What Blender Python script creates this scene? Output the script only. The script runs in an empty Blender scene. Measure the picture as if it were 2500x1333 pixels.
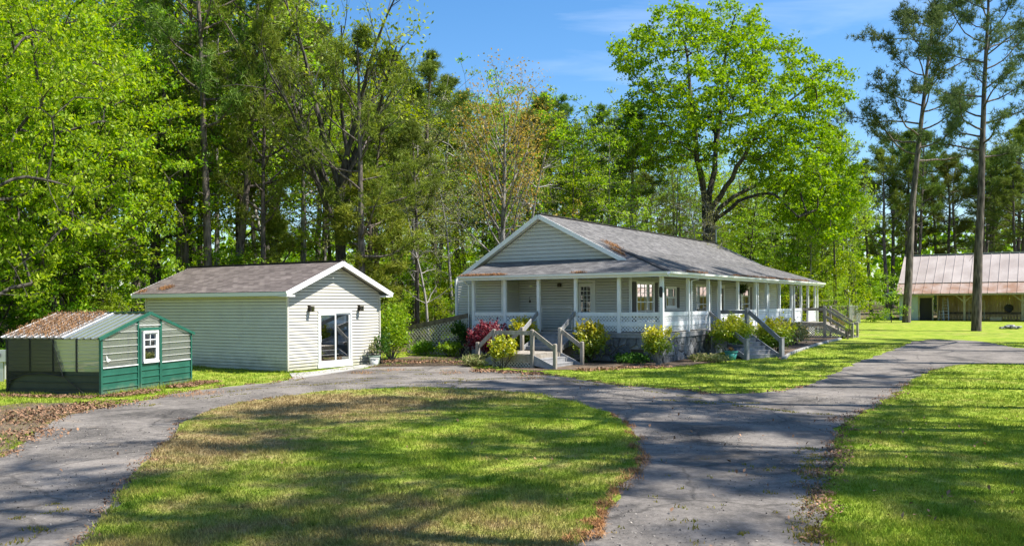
import bpy, math, random
import numpy as np
from mathutils import Vector, Matrix
R = math.radians
sc = bpy.context.scene
COL = sc.collection
# ------------------------------------------------------------------ camera, sky, sun, exposure
F, CX, HY, ROLL, CAMZ = 2140.0, 1250.0, 742.6, 0.00566, 2.52
cd = bpy.data.cameras.new('camera'); cam = bpy.data.objects.new('camera', cd); COL.objects.link(cam)
cam.location = (0, 0, CAMZ); cam.rotation_euler = (R(90), ROLL, 0)
cd.sensor_width = 36; cd.lens = F / 2500 * 36; cd.shift_y = (HY - 666.5) / 2500
cd.clip_start = 0.1; cd.clip_end = 3000
sc.camera = cam
SUN_AZ, SUN_EL = 100.0, 56.0
w = bpy.data.worlds.new('World'); sc.world = w; w.use_nodes = True
nt = w.node_tree; nt.nodes.clear()
out = nt.nodes.new('ShaderNodeOutputWorld'); bg = nt.nodes.new('ShaderNodeBackground')
sky = nt.nodes.new('ShaderNodeTexSky'); sky.sky_type = 'NISHITA'; sky.sun_disc = False
sky.sun_elevation = R(SUN_EL); sky.sun_rotation = R(SUN_AZ)
sky.air_density = 1.0; sky.dust_density = 0.6; sky.ozone_density = 3.0
hs = nt.nodes.new('ShaderNodeHueSaturation'); hs.inputs['Saturation'].default_value = 1.28
tc = nt.nodes.new('ShaderNodeTexCoord'); mp = nt.nodes.new('ShaderNodeMapping')
mp.inputs['Scale'].default_value = (1.2, 2.2, 9.0)
nz = nt.nodes.new('ShaderNodeTexNoise'); nz.inputs['Scale'].default_value = 1.6; nz.inputs['Detail'].default_value = 6
nz.inputs['Roughness'].default_value = 0.55; nz.inputs['Distortion'].default_value = 0.6
rp = nt.nodes.new('ShaderNodeValToRGB'); rp.color_ramp.elements[0].position = 0.52; rp.color_ramp.elements[0].color = (0, 0, 0, 1)
rp.color_ramp.elements[1].position = 0.85; rp.color_ramp.elements[1].color = (0.35, 0.35, 0.35, 1)
mx = nt.nodes.new('ShaderNodeMix'); mx.data_type = 'RGBA'
mx.inputs[7].default_value = (8.0, 8.3, 8.8, 1)
L = nt.links.new
L(tc.outputs['Generated'], mp.inputs['Vector']); L(mp.outputs[0], nz.inputs['Vector']); L(nz.outputs[0], rp.inputs[0])
L(sky.outputs[0], hs.inputs['Color']); L(hs.outputs[0], mx.inputs[6]); L(rp.outputs[0], mx.inputs[0])
L(mx.outputs[2], bg.inputs['Color']); L(bg.outputs[0], out.inputs[0])
bg.inputs['Strength'].default_value = 0.103
sl = bpy.data.lights.new('sun', 'SUN'); so = bpy.data.objects.new('sun', sl); COL.objects.link(so)
sl.energy = 5.0; sl.angle = R(0.53); sl.color = (1.0, 0.955, 0.88)
so.rotation_euler = (R(90 - SUN_EL), 0, R(180 - SUN_AZ))
so.location = (30, -5, 60)
sc.view_settings.view_transform = 'Standard'; sc.view_settings.look = 'None'
sc.view_settings.exposure = 1.02; sc.view_settings.gamma = 1.0; sc.view_settings.use_curve_mapping = False
sc.render.engine = 'CYCLES'
cy = sc.cycles
cy.max_bounces = 7; cy.diffuse_bounces = 4; cy.glossy_bounces = 2; cy.transmission_bounces = 4; cy.transparent_max_bounces = 10
cy.caustics_reflective = False; cy.caustics_refractive = False; cy.sample_clamp_indirect = 6.0

# ------------------------------------------------------------------ helpers
def hz(px): return HY - ROLL * (px - CX)
def gz(y): return max(0.0, 0.0145 * (y - 30.0))
def G(px, py):                                     # a picture point on the ground -> where it stands
    d = py - hz(px); Y = CAMZ * F / d
    if Y > 30: Y = (CAMZ + 0.435) * F / (d + 0.0145 * F)
    return ((px - CX) / F * Y, Y, gz(Y))
def at(px, Y): X = (px - CX) / F * Y; return (X, Y, gz(Y))
def link(o, parent=None):
    COL.objects.link(o)
    if parent is not None: o.parent = parent
    return o
def tag(o, label=None, cat=None, group=None, kind=None):
    if label: o['label'] = label
    if cat: o['category'] = cat
    if group: o['group'] = group
    if kind: o['kind'] = kind
    return o
def thing(name, label, cat, loc=(0, 0, 0), rotz=0.0, group=None):
    o = bpy.data.objects.new(name, None); o.empty_display_size = 0.2; COL.objects.link(o)
    o.location = loc; o.rotation_euler = (0, 0, rotz)
    return tag(o, label, cat, group)
def copy_tree(o, parent=None):
    c = o.copy(); COL.objects.link(c)
    if parent is not None: c.parent = parent
    for ch in list(o.children): copy_tree(ch, c)
    return c
def np_mesh(name, V, Fs, mat, smooth=False, uv=None):
    V = np.asarray(V, dtype=np.float32); Fs = np.asarray(Fs, dtype=np.int32)
    me = bpy.data.meshes.new(name); k = Fs.shape[1]
    me.vertices.add(len(V)); me.vertices.foreach_set('co', V.ravel())
    me.loops.add(Fs.size); me.loops.foreach_set('vertex_index', Fs.ravel())
    me.polygons.add(len(Fs)); me.polygons.foreach_set('loop_start', np.arange(len(Fs), dtype=np.int32) * k)
    me.update(calc_edges=True)
    if smooth: me.polygons.foreach_set('use_smooth', np.ones(len(Fs), dtype=bool))
    me.materials.append(mat); return me
def np_obj(name, V, Fs, mat, parent=None, smooth=False):
    return link(bpy.data.objects.new(name, np_mesh(name, V, Fs, mat, smooth)), parent)

class MB:
    def __init__(s): s.v = []; s.f = []; s.uv = []; s.hasuv = False
    def add(s, vs, fs, uv=None):
        b = len(s.v); s.v += [tuple(p) for p in vs]; s.f += [tuple(b + i for i in f) for f in fs]
        if uv is not None: s.hasuv = True
        s.uv += list(uv) if uv is not None else [(0, 0)] * len(vs)
        return s
    def box(s, c, d, rz=0.0, rx=0.0, ry=0.0):
        hx, hy, hz_ = d[0] / 2, d[1] / 2, d[2] / 2
        m = Matrix.Translation(c) @ Matrix.Rotation(rz, 4, 'Z') @ Matrix.Rotation(ry, 4, 'Y') @ Matrix.Rotation(rx, 4, 'X')
        vs = [m @ Vector((x * hx, y * hy, z * hz_)) for z in (-1, 1) for y in (-1, 1) for x in (-1, 1)]
        return s.add(vs, [(0, 2, 3, 1), (4, 5, 7, 6), (0, 1, 5, 4), (2, 6, 7, 3), (0, 4, 6, 2), (1, 3, 7, 5)])
    def bx(s, x0, x1, y0, y1, z0, z1): return s.box(((x0 + x1) / 2, (y0 + y1) / 2, (z0 + z1) / 2), (abs(x1 - x0), abs(y1 - y0), abs(z1 - z0)))
    def beam(s, a, b, w_, h_, up=(0, 0, 1)):
        a = Vector(a); b = Vector(b); t = (b - a).normalized(); u = Vector(up)
        sd = t.cross(u)
        if sd.length < 1e-4: sd = t.cross(Vector((1, 0, 0)))
        sd.normalize(); u = sd.cross(t)
        vs = [p + sd * (i * w_ / 2) + u * (j * h_ / 2) for p in (a, b) for j in (-1, 1) for i in (-1, 1)]
        return s.add(vs, [(0, 1, 3, 2), (4, 6, 7, 5), (0, 4, 5, 1), (2, 3, 7, 6), (0, 2, 6, 4), (1, 5, 7, 3)])
    def tube(s, pts, rr, k=8, caps=True):
        V, Q = tube_arrays(np.array(pts, float), np.array(rr if hasattr(rr, '__len__') else [rr] * len(pts), float), k)
        s.add(V.tolist(), Q.tolist())
        if caps:
            n = len(V); b = len(s.v) - n
            s.f.append(tuple(range(b + k - 1, b - 1, -1))); s.f.append(tuple(range(b + n - k, b + n)))
        return s
    def lathe(s, prof, c=(0, 0, 0), k=16, ang=0.0):
        b = []
        for r, z in prof:
            for i in range(k):
                a = 2 * math.pi * i / k + ang; b.append((c[0] + r * math.cos(a), c[1] + r * math.sin(a), c[2] + z))
        fs = [(j * k + i, j * k + (i + 1) % k, (j + 1) * k + (i + 1) % k, (j + 1) * k + i) for j in range(len(prof) - 1) for i in range(k)]
        s.add(b, fs)
        n0 = len(s.v) - len(b); s.f.append(tuple(range(n0 + k - 1, n0 - 1, -1))); s.f.append(tuple(range(len(s.v) - k, len(s.v))))
        return s
    def prism(s, poly, off):                         # planar polygon (3-D pts) pushed by vector off
        n = len(poly); off = Vector(off); p = [Vector(q) for q in poly]
        vs = p + [q + off for q in p]
        fs = [tuple(range(n - 1, -1, -1)), tuple(range(n, 2 * n))] + [(i, (i + 1) % n, n + (i + 1) % n, n + i) for i in range(n)]
        return s.add(vs, fs)
    def mesh(s, name, mat, smooth=False):
        me = bpy.data.meshes.new(name); me.from_pydata(s.v, [], s.f); me.materials.append(mat)
        if s.hasuv:
            ul = me.uv_layers.new(name='UVMap')
            idx = [0] * len(me.loops); me.loops.foreach_get('vertex_index', idx)
            uvs = np.array(s.uv, dtype=np.float32)[np.array(idx)]
            ul.data.foreach_set('uv', uvs.ravel())
        if smooth:
            for p in me.polygons: p.use_smooth = True
        return me
    def build(s, name, mat, parent=None, smooth=False, bevel=0.0):
        o = link(bpy.data.objects.new(name, s.mesh(name, mat, smooth)), parent)
        if bevel:
            m = o.modifiers.new('bevel', 'BEVEL'); m.width = bevel; m.segments = 2; m.limit_method = 'ANGLE'
        return o

def tube_arrays(P, r, k):
    n = len(P); T = np.gradient(P, axis=0); T /= np.linalg.norm(T, axis=1)[:, None] + 1e-9
    ref = np.array([0.0, 0, 1.0]) if abs(T[0, 2]) < 0.9 else np.array([1.0, 0, 0])
    S = np.cross(T, ref); S /= np.linalg.norm(S, axis=1)[:, None] + 1e-9; U = np.cross(S, T)
    a = np.arange(k) * 2 * math.pi / k
    V = P[:, None, :] + r[:, None, None] * (np.cos(a)[None, :, None] * S[:, None, :] + np.sin(a)[None, :, None] * U[:, None, :])
    i = np.arange(n - 1)[:, None] * k; j = np.arange(k)[None, :]; j2 = (j + 1) % k
    Q = np.stack([i + j, i + j2, i + k + j2, i + k + j], axis=-1).reshape(-1, 4)
    return V.reshape(-1, 3), Q

# ------------------------------------------------------------------ materials
def N(nt, t, **kw):
    n = nt.nodes.new(t)
    for k_, v in kw.items():
        if k_ in n.inputs: n.inputs[k_].default_value = v
        else: setattr(n, k_, v)
    return n
def new_mat(name):
    m = bpy.data.materials.new(name); m.use_nodes = True; nt = m.node_tree
    return m, nt, nt.nodes['Principled BSDF'], nt.nodes['Material Output']
def rgba(c): return (c[0], c[1], c[2], 1)
def P(name, c, rough=0.6, c2=None, scale=6.0, bump=0.0, bscale=40.0, metal=0.0, island=0.0, stretch=None, detail=5, lo=0.35, hi=0.65, spec=None, grime=None):
    m, nt, b, o = new_mat(name); L = nt.links.new
    b.inputs['Roughness'].default_value = rough; b.inputs['Metallic'].default_value = metal
    if spec is not None: b.inputs['Specular IOR Level'].default_value = spec
    tc = N(nt, 'ShaderNodeTexCoord'); src = tc.outputs['Object']
    if stretch:
        mp = N(nt, 'ShaderNodeMapping'); mp.inputs['Scale'].default_value = stretch; L(src, mp.inputs[0]); src = mp.outputs[0]
    b.inputs['Base Color'].default_value = rgba(c)
    col = None
    if c2 is not None:
        n = N(nt, 'ShaderNodeTexNoise', Scale=scale, Detail=detail, Roughness=0.6); L(src, n.inputs['Vector'])
        r = N(nt, 'ShaderNodeValToRGB'); r.color_ramp.elements[0].position = lo; r.color_ramp.elements[1].position = hi
        r.color_ramp.elements[0].color = rgba(c); r.color_ramp.elements[1].color = rgba(c2)
        L(n.outputs[0], r.inputs[0]); col = r.outputs[0]
    if island:
        g = N(nt, 'ShaderNodeNewGeometry'); oi = N(nt, 'ShaderNodeObjectInfo')
        ad = N(nt, 'ShaderNodeMath', operation='ADD'); L(g.outputs['Random Per Island'], ad.inputs[0]); L(oi.outputs['Random'], ad.inputs[1])
        fr = N(nt, 'ShaderNodeMath', operation='FRACT'); L(ad.outputs[0], fr.inputs[0])
        mr = N(nt, 'ShaderNodeMapRange'); mr.inputs['To Min'].default_value = 1 - island; mr.inputs['To Max'].default_value = 1 + island
        L(fr.outputs[0], mr.inputs[0])
        h = N(nt, 'ShaderNodeHueSaturation'); L(mr.outputs[0], h.inputs['Value'])
        if col is not None: L(col, h.inputs['Color'])
        else: h.inputs['Color'].default_value = rgba(c)
        col = h.outputs[0]
    if grime:                                       # green-grey splash dirt, blotchy, dying out upwards; faint streaks above
        sx = N(nt, 'ShaderNodeSeparateXYZ'); L(tc.outputs['Object'], sx.inputs[0]); gr = N(nt, 'ShaderNodeMapRange'); gr.inputs['From Min'].default_value = grime[0]; gr.inputs['From Max'].default_value = grime[1]; gr.inputs['To Min'].default_value = 0.55; gr.inputs['To Max'].default_value = 0.0; L(sx.outputs[2], gr.inputs[0])
        gn = N(nt, 'ShaderNodeTexNoise', Scale=2.5, Detail=8.0, Roughness=0.7); L(tc.outputs['Object'], gn.inputs['Vector']); ga = N(nt, 'ShaderNodeMath', operation='ADD'); L(gn.outputs[0], ga.inputs[0]); L(gr.outputs[0], ga.inputs[1])
        g2 = N(nt, 'ShaderNodeMapRange', interpolation_type='SMOOTHSTEP'); g2.inputs['From Min'].default_value = 0.58; g2.inputs['From Max'].default_value = 1.15; g2.inputs['To Max'].default_value = 0.6; L(ga.outputs[0], g2.inputs[0])
        gx = N(nt, 'ShaderNodeMix', data_type='RGBA'); L(g2.outputs[0], gx.inputs[0]); L(col, gx.inputs[6]); gx.inputs[7].default_value = (0.22, 0.215, 0.13, 1); col = gx.outputs[2]
    if col is not None: L(col, b.inputs['Base Color'])
    if bump:
        n2 = N(nt, 'ShaderNodeTexNoise', Scale=bscale, Detail=6.0); L(src, n2.inputs['Vector'])
        bp = N(nt, 'ShaderNodeBump', Strength=bump, Distance=0.02); L(n2.outputs[0], bp.inputs['Height']); L(bp.outputs[0], b.inputs['Normal'])
    return m
def LEAF(name, cols, trans=0.42, rough=0.5, objvar=0.12, gloss=0.012, zgrad=None):
    # thin leaves: diffuse + light passing through; each leaf and each plant a little different
    m, nt, b, o = new_mat(name); L = nt.links.new; nt.nodes.remove(b)
    g = N(nt, 'ShaderNodeNewGeometry'); r = N(nt, 'ShaderNodeValToRGB')
    el = r.color_ramp.elements
    for i, c in enumerate(cols):
        e = el[i] if i < 2 else el.new(0.5)
        e.color = rgba(c)
    for i, e in enumerate(sorted(el, key=lambda q: 0)): pass
    n = len(cols)
    for i in range(n): el[i].position = i / (n - 1) if n > 1 else 0
    for i, c in enumerate(cols): el[i].color = rgba(c)
    fac = g.outputs['Random Per Island']
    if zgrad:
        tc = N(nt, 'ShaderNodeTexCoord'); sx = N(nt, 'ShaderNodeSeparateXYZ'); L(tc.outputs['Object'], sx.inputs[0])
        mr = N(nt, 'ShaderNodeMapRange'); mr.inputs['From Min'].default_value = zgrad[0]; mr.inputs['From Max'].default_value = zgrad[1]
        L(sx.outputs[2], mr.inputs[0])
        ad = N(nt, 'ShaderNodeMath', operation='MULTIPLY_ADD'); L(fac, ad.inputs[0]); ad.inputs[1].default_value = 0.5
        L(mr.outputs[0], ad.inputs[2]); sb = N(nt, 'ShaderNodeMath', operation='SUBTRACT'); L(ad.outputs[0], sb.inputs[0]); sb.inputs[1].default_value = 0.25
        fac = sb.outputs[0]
    L(fac, r.inputs[0])
    oi = N(nt, 'ShaderNodeObjectInfo'); h = N(nt, 'ShaderNodeHueSaturation')
    m1 = N(nt, 'ShaderNodeMapRange'); m1.inputs['To Min'].default_value = 1 - objvar; m1.inputs['To Max'].default_value = 1 + objvar
    m2 = N(nt, 'ShaderNodeMapRange'); m2.inputs['To Min'].default_value = 0.5 - objvar * 0.14; m2.inputs['To Max'].default_value = 0.5 + objvar * 0.14
    L(oi.outputs['Random'], m1.inputs[0]); L(oi.outputs['Random'], m2.inputs[0])
    L(m1.outputs[0], h.inputs['Value']); L(m2.outputs[0], h.inputs['Hue']); L(r.outputs[0], h.inputs['Color'])
    d = N(nt, 'ShaderNodeBsdfDiffuse'); t = N(nt, 'ShaderNodeBsdfTranslucent'); ms = N(nt, 'ShaderNodeMixShader'); ms.inputs[0].default_value = trans
    hs = N(nt, 'ShaderNodeHueSaturation'); hs.inputs['Value'].default_value = 1.35; hs.inputs['Saturation'].default_value = 1.08
    L(h.outputs[0], d.inputs[0]); L(h.outputs[0], hs.inputs['Color']); L(hs.outputs[0], t.inputs[0])
    L(d.outputs[0], ms.inputs[1]); L(t.outputs[0], ms.inputs[2])
    gl = N(nt, 'ShaderNodeBsdfGlossy', Roughness=rough); gl.inputs[0].default_value = (0.9, 0.95, 0.9, 1)
    ms2 = N(nt, 'ShaderNodeMixShader'); ms2.inputs[0].default_value = gloss
    L(ms.outputs[0], ms2.inputs[1]); L(gl.outputs[0], ms2.inputs[2]); L(ms2.outputs[0], o.inputs[0])
    return m
def GLASS(name, tint=(0.75, 0.8, 0.8), refl=0.25, rough=0.02, haze=0.0, hazecol=(0.75, 0.78, 0.78)):
    m, nt, b, o = new_mat(name); L = nt.links.new; nt.nodes.remove(b)
    tr = N(nt, 'ShaderNodeBsdfTransparent'); tr.inputs[0].default_value = rgba(tint)
    gl = N(nt, 'ShaderNodeBsdfGlossy', Roughness=rough); fr = N(nt, 'ShaderNodeFresnel', IOR=1.5)
    ad = N(nt, 'ShaderNodeMath', operation='ADD'); ad.inputs[1].default_value = refl * 0.4; L(fr.outputs[0], ad.inputs[0]); ad.use_clamp = True
    ms = N(nt, 'ShaderNodeMixShader'); L(ad.outputs[0], ms.inputs[0]); L(tr.outputs[0], ms.inputs[1]); L(gl.outputs[0], ms.inputs[2])
    last = ms
    if haze:
        d = N(nt, 'ShaderNodeBsdfDiffuse'); d.inputs[0].default_value = rgba(hazecol); t = N(nt, 'ShaderNodeBsdfTranslucent'); t.inputs[0].default_value = rgba(hazecol)
        m1 = N(nt, 'ShaderNodeMixShader'); m1.inputs[0].default_value = 0.6; L(d.outputs[0], m1.inputs[1]); L(t.outputs[0], m1.inputs[2])
        m2 = N(nt, 'ShaderNodeMixShader'); m2.inputs[0].default_value = haze; L(ms.outputs[0], m2.inputs[1]); L(m1.outputs[0], m2.inputs[2]); last = m2
    L(last.outputs[0], o.inputs[0]); return m

def lawn_color(nt, vec):
    """green, mown spring lawn with straw-coloured and bare patches, by where it grows"""
    L = nt.links.new
    n1 = N(nt, 'ShaderNodeTexNoise', Scale=0.22, Detail=5.0, Roughness=0.6); L(vec, n1.inputs['Vector'])
    n2 = N(nt, 'ShaderNodeTexNoise', Scale=1.6, Detail=6.0, Roughness=0.65); L(vec, n2.inputs['Vector'])
    n3 = N(nt, 'ShaderNodeTexNoise', Scale=14.0, Detail=4.0, Roughness=0.7); L(vec, n3.inputs['Vector'])
    g = N(nt, 'ShaderNodeValToRGB'); L(n2.outputs[0], g.inputs[0]); e = g.color_ramp.elements
    e[0].position = 0.32; e[0].color = (0.12, 0.20, 0.018, 1); e[1].position = 0.68; e[1].color = (0.34, 0.40, 0.045, 1)
    s = N(nt, 'ShaderNodeValToRGB'); L(n3.outputs[0], s.inputs[0]); e = s.color_ramp.elements
    e[0].position = 0.3; e[0].color = (0.17, 0.11, 0.045, 1); e[1].position = 0.72; e[1].color = (0.42, 0.33, 0.16, 1)
    # how straw-like: noise + how near to the worn spots
    def spot(x, y, r0, r1):
        d = N(nt, 'ShaderNodeVectorMath', operation='DISTANCE'); L(vec, d.inputs[0]); d.inputs[1].default_value = (x, y, 0)
        mr = N(nt, 'ShaderNodeMapRange', interpolation_type='SMOOTHSTEP'); mr.inputs['From Min'].default_value = r0; mr.inputs['From Max'].default_value = r1
        mr.inputs['To Min'].default_value = 1; mr.inputs['To Max'].default_value = 0; L(d.outputs['Value'], mr.inputs[0]); return mr.outputs[0]
    acc = None
    for (x, y, a, b, k) in ((-4.8, 21.5, 0.5, 5.5, 0.42), (-5.6, 15.5, 0.3, 4.2, 0.32), (-1.5, 24, 0.5, 4.0, 0.28), (-1.5, 9.0, 0.5, 5, 0.27), (-11.5, 20, 0.5, 4, 0.34), (2, 14.0, 0.5, 5, 0.10), (-2.5, 12.5, 0.2, 2.5, 0.12)):
        q = N(nt, 'ShaderNodeMath', operation='MULTIPLY'); L(spot(x, y, a, b), q.inputs[0]); q.inputs[1].default_value = k
        if acc is None: acc = q.outputs[0]
        else:
            z = N(nt, 'ShaderNodeMath', operation='MAXIMUM'); L(acc, z.inputs[0]); L(q.outputs[0], z.inputs[1]); acc = z.outputs[0]
    m1 = N(nt, 'ShaderNodeMath', operation='MULTIPLY_ADD'); L(n1.outputs[0], m1.inputs[0]); m1.inputs[1].default_value = 0.55; L(acc, m1.inputs[2])
    m2 = N(nt, 'ShaderNodeMath', operation='MULTIPLY_ADD'); L(n2.outputs[0], m2.inputs[0]); m2.inputs[1].default_value = 0.72; L(m1.outputs[0], m2.inputs[2])
    mr = N(nt, 'ShaderNodeMapRange', interpolation_type='SMOOTHSTEP'); mr.inputs['From Min'].default_value = 0.60; mr.inputs['From Max'].default_value = 1.0
    L(m2.outputs[0], mr.inputs[0])
    mx = N(nt, 'ShaderNodeMix', data_type='RGBA'); L(mr.outputs[0], mx.inputs[0]); L(g.outputs[0], mx.inputs[6]); L(s.outputs[0], mx.inputs[7])
    return mx.outputs[2], n3.outputs[0], mr.outputs[0]
def lawn_mat():
    m, nt, b, o = new_mat('lawn'); L = nt.links.new; tc = N(nt, 'ShaderNodeTexCoord')
    c, h, _ = lawn_color(nt, tc.outputs['Object']); L(c, b.inputs['Base Color']); b.inputs['Roughness'].default_value = 0.95; b.inputs['Specular IOR Level'].default_value = 0.1
    n = N(nt, 'ShaderNodeTexNoise', Scale=28.0, Detail=5.0); L(tc.outputs['Object'], n.inputs['Vector'])
    bp = N(nt, 'ShaderNodeBump', Strength=0.9, Distance=0.05); L(n.outputs[0], bp.inputs['Height']); L(bp.outputs[0], b.inputs['Normal'])
    return m
def blade_mat():
    m, nt, b, o = new_mat('grass_blade'); L = nt.links.new; nt.nodes.remove(b); tc = N(nt, 'ShaderNodeTexCoord')
    c, h, dry = lawn_color(nt, tc.outputs['Object'])
    g = N(nt, 'ShaderNodeNewGeometry'); mr = N(nt, 'ShaderNodeMapRange'); mr.inputs['To Min'].default_value = 0.7; mr.inputs['To Max'].default_value = 1.5
    L(g.outputs['Random Per Island'], mr.inputs[0]); hs = N(nt, 'ShaderNodeHueSaturation'); L(mr.outputs[0], hs.inputs['Value']); L(c, hs.inputs['Color'])
    d = N(nt, 'ShaderNodeBsdfDiffuse'); t = N(nt, 'ShaderNodeBsdfTranslucent'); ms = N(nt, 'ShaderNodeMixShader'); ms.inputs[0].default_value = 0.35
    L(hs.outputs[0], d.inputs[0]); L(hs.outputs[0], t.inputs[0]); L(d.outputs[0], ms.inputs[1]); L(t.outputs[0], ms.inputs[2]); L(ms.outputs[0], o.inputs[0])
    return m
def asphalt_mat():
    m, nt, b, o = new_mat('asphalt'); L = nt.links.new; tc = N(nt, 'ShaderNodeTexCoord'); v = tc.outputs['Object']
    n1 = N(nt, 'ShaderNodeTexNoise', Scale=0.45, Detail=8.0, Roughness=0.62, Distortion=0.8); L(v, n1.inputs['Vector'])
    n2 = N(nt, 'ShaderNodeTexNoise', Scale=60.0, Detail=3.0, Roughness=0.8); L(v, n2.inputs['Vector'])
    n4 = N(nt, 'ShaderNodeTexNoise', Scale=5.0, Detail=8.0, Roughness=0.7); L(v, n4.inputs['Vector'])
    a = N(nt, 'ShaderNodeMath', operation='MULTIPLY_ADD'); L(n4.outputs[0], a.inputs[0]); a.inputs[1].default_value = 0.45; L(n1.outputs[0], a.inputs[2])
    a2 = N(nt, 'ShaderNodeMath', operation='MULTIPLY_ADD'); L(n2.outputs[0], a2.inputs[0]); a2.inputs[1].default_value = 0.35; L(a.outputs[0], a2.inputs[2])
    r = N(nt, 'ShaderNodeValToRGB'); L(a2.outputs[0], r.inputs[0]); e = r.color_ramp.elements
    e[0].position = 0.70; e[0].color = (0.062, 0.056, 0.051, 1); e[1].position = 1.15 if False else 1.0; e[1].color = (0.205, 0.182, 0.160, 1)
    # tan, sandy wear
    n3 = N(nt, 'ShaderNodeTexNoise', Scale=0.9, Detail=7.0, Roughness=0.62); L(v, n3.inputs['Vector'])
    r3 = N(nt, 'ShaderNodeValToRGB'); L(n3.outputs[0], r3.inputs[0]); e = r3.color_ramp.elements
    e[0].position = 0.62; e[0].color = (0, 0, 0, 1); e[1].position = 0.72; e[1].color = (0.65, 0.65, 0.65, 1)
    mx = N(nt, 'ShaderNodeMix', data_type='RGBA'); L(r3.outputs[0], mx.inputs[0]); L(r.outputs[0], mx.inputs[6]); mx.inputs[7].default_value = (0.27, 0.21, 0.15, 1)
    wv = N(nt, 'ShaderNodeTexNoise', Scale=2.2, Detail=4.0); L(v, wv.inputs['Vector']); wm = N(nt, 'ShaderNodeMix', data_type='VECTOR'); wm.inputs[0].default_value = 0.22; L(v, wm.inputs[4]); L(wv.outputs['Color'], wm.inputs[5])
    vc = N(nt, 'ShaderNodeTexVoronoi', Scale=0.42, feature='DISTANCE_TO_EDGE'); L(wm.outputs[1], vc.inputs['Vector']); vr = N(nt, 'ShaderNodeMapRange'); vr.inputs['From Min'].default_value = 0.002; vr.inputs['From Max'].default_value = 0.012; vr.inputs['To Min'].default_value = 0.62; L(vc.outputs[0], vr.inputs[0])
    gr = N(nt, 'ShaderNodeTexNoise', Scale=11.0, Detail=10.0, Roughness=0.9); L(v, gr.inputs['Vector']); gm_ = N(nt, 'ShaderNodeMapRange'); gm_.inputs['From Min'].default_value = 0.3; gm_.inputs['From Max'].default_value = 0.7; gm_.inputs['To Min'].default_value = 0.5; gm_.inputs['To Max'].default_value = 1.5; L(gr.outputs[0], gm_.inputs[0])
    pm = N(nt, 'ShaderNodeMath', operation='MULTIPLY'); L(vr.outputs[0], pm.inputs[0]); L(gm_.outputs[0], pm.inputs[1]); hh = N(nt, 'ShaderNodeHueSaturation'); L(pm.outputs[0], hh.inputs['Value']); L(mx.outputs[2], hh.inputs['Color'])
    L(hh.outputs[0], b.inputs['Base Color']); b.inputs['Roughness'].default_value = 0.9; b.inputs['Specular IOR Level'].default_value = 0.2
    bp = N(nt, 'ShaderNodeBump', Strength=0.5, Distance=0.01); L(n2.outputs[0], bp.inputs['Height']); L(bp.outputs[0], b.inputs['Normal'])
    return m
def shingle_mat(name, dark, light):
    m, nt, b, o = new_mat(name); L = nt.links.new; uv = N(nt, 'ShaderNodeUVMap')
    br = N(nt, 'ShaderNodeTexBrick'); br.inputs['Scale'].default_value = 1.0; br.inputs['Brick Width'].default_value = 0.30; br.inputs['Row Height'].default_value = 0.145
    br.inputs['Mortar Size'].default_value = 0.004; br.inputs['Color1'].default_value = rgba(dark); br.inputs['Color2'].default_value = rgba(light)
    br.inputs['Mortar'].default_value = rgba([c * 0.5 for c in dark]); br.inputs['Bias'].default_value = 0.0; L(uv.outputs[0], br.inputs['Vector'])
    n = N(nt, 'ShaderNodeTexNoise', Scale=1.1, Detail=6.0, Roughness=0.6); L(uv.outputs[0], n.inputs['Vector'])
    mr = N(nt, 'ShaderNodeMapRange'); mr.inputs['From Min'].default_value = 0.3; mr.inputs['From Max'].default_value = 0.7; mr.inputs['To Min'].default_value = 0.78; mr.inputs['To Max'].default_value = 1.2; L(n.outputs[0], mr.inputs[0])
    n5 = N(nt, 'ShaderNodeTexNoise', Scale=120.0, Detail=2.0); L(uv.outputs[0], n5.inputs['Vector'])
    m5 = N(nt, 'ShaderNodeMapRange'); m5.inputs['To Min'].default_value = 0.7; m5.inputs['To Max'].default_value = 1.3; L(n5.outputs[0], m5.inputs[0])
    mu = N(nt, 'ShaderNodeMath', operation='MULTIPLY'); L(mr.outputs[0], mu.inputs[0]); L(m5.outputs[0], mu.inputs[1])
    h = N(nt, 'ShaderNodeHueSaturation'); L(mu.outputs[0], h.inputs['Value']); L(br.outputs[0], h.inputs['Color']); L(h.outputs[0], b.inputs['Base Color'])
    b.inputs['Roughness'].default_value = 0.95; b.inputs['Specular IOR Level'].default_value = 0.15
    return m
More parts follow.
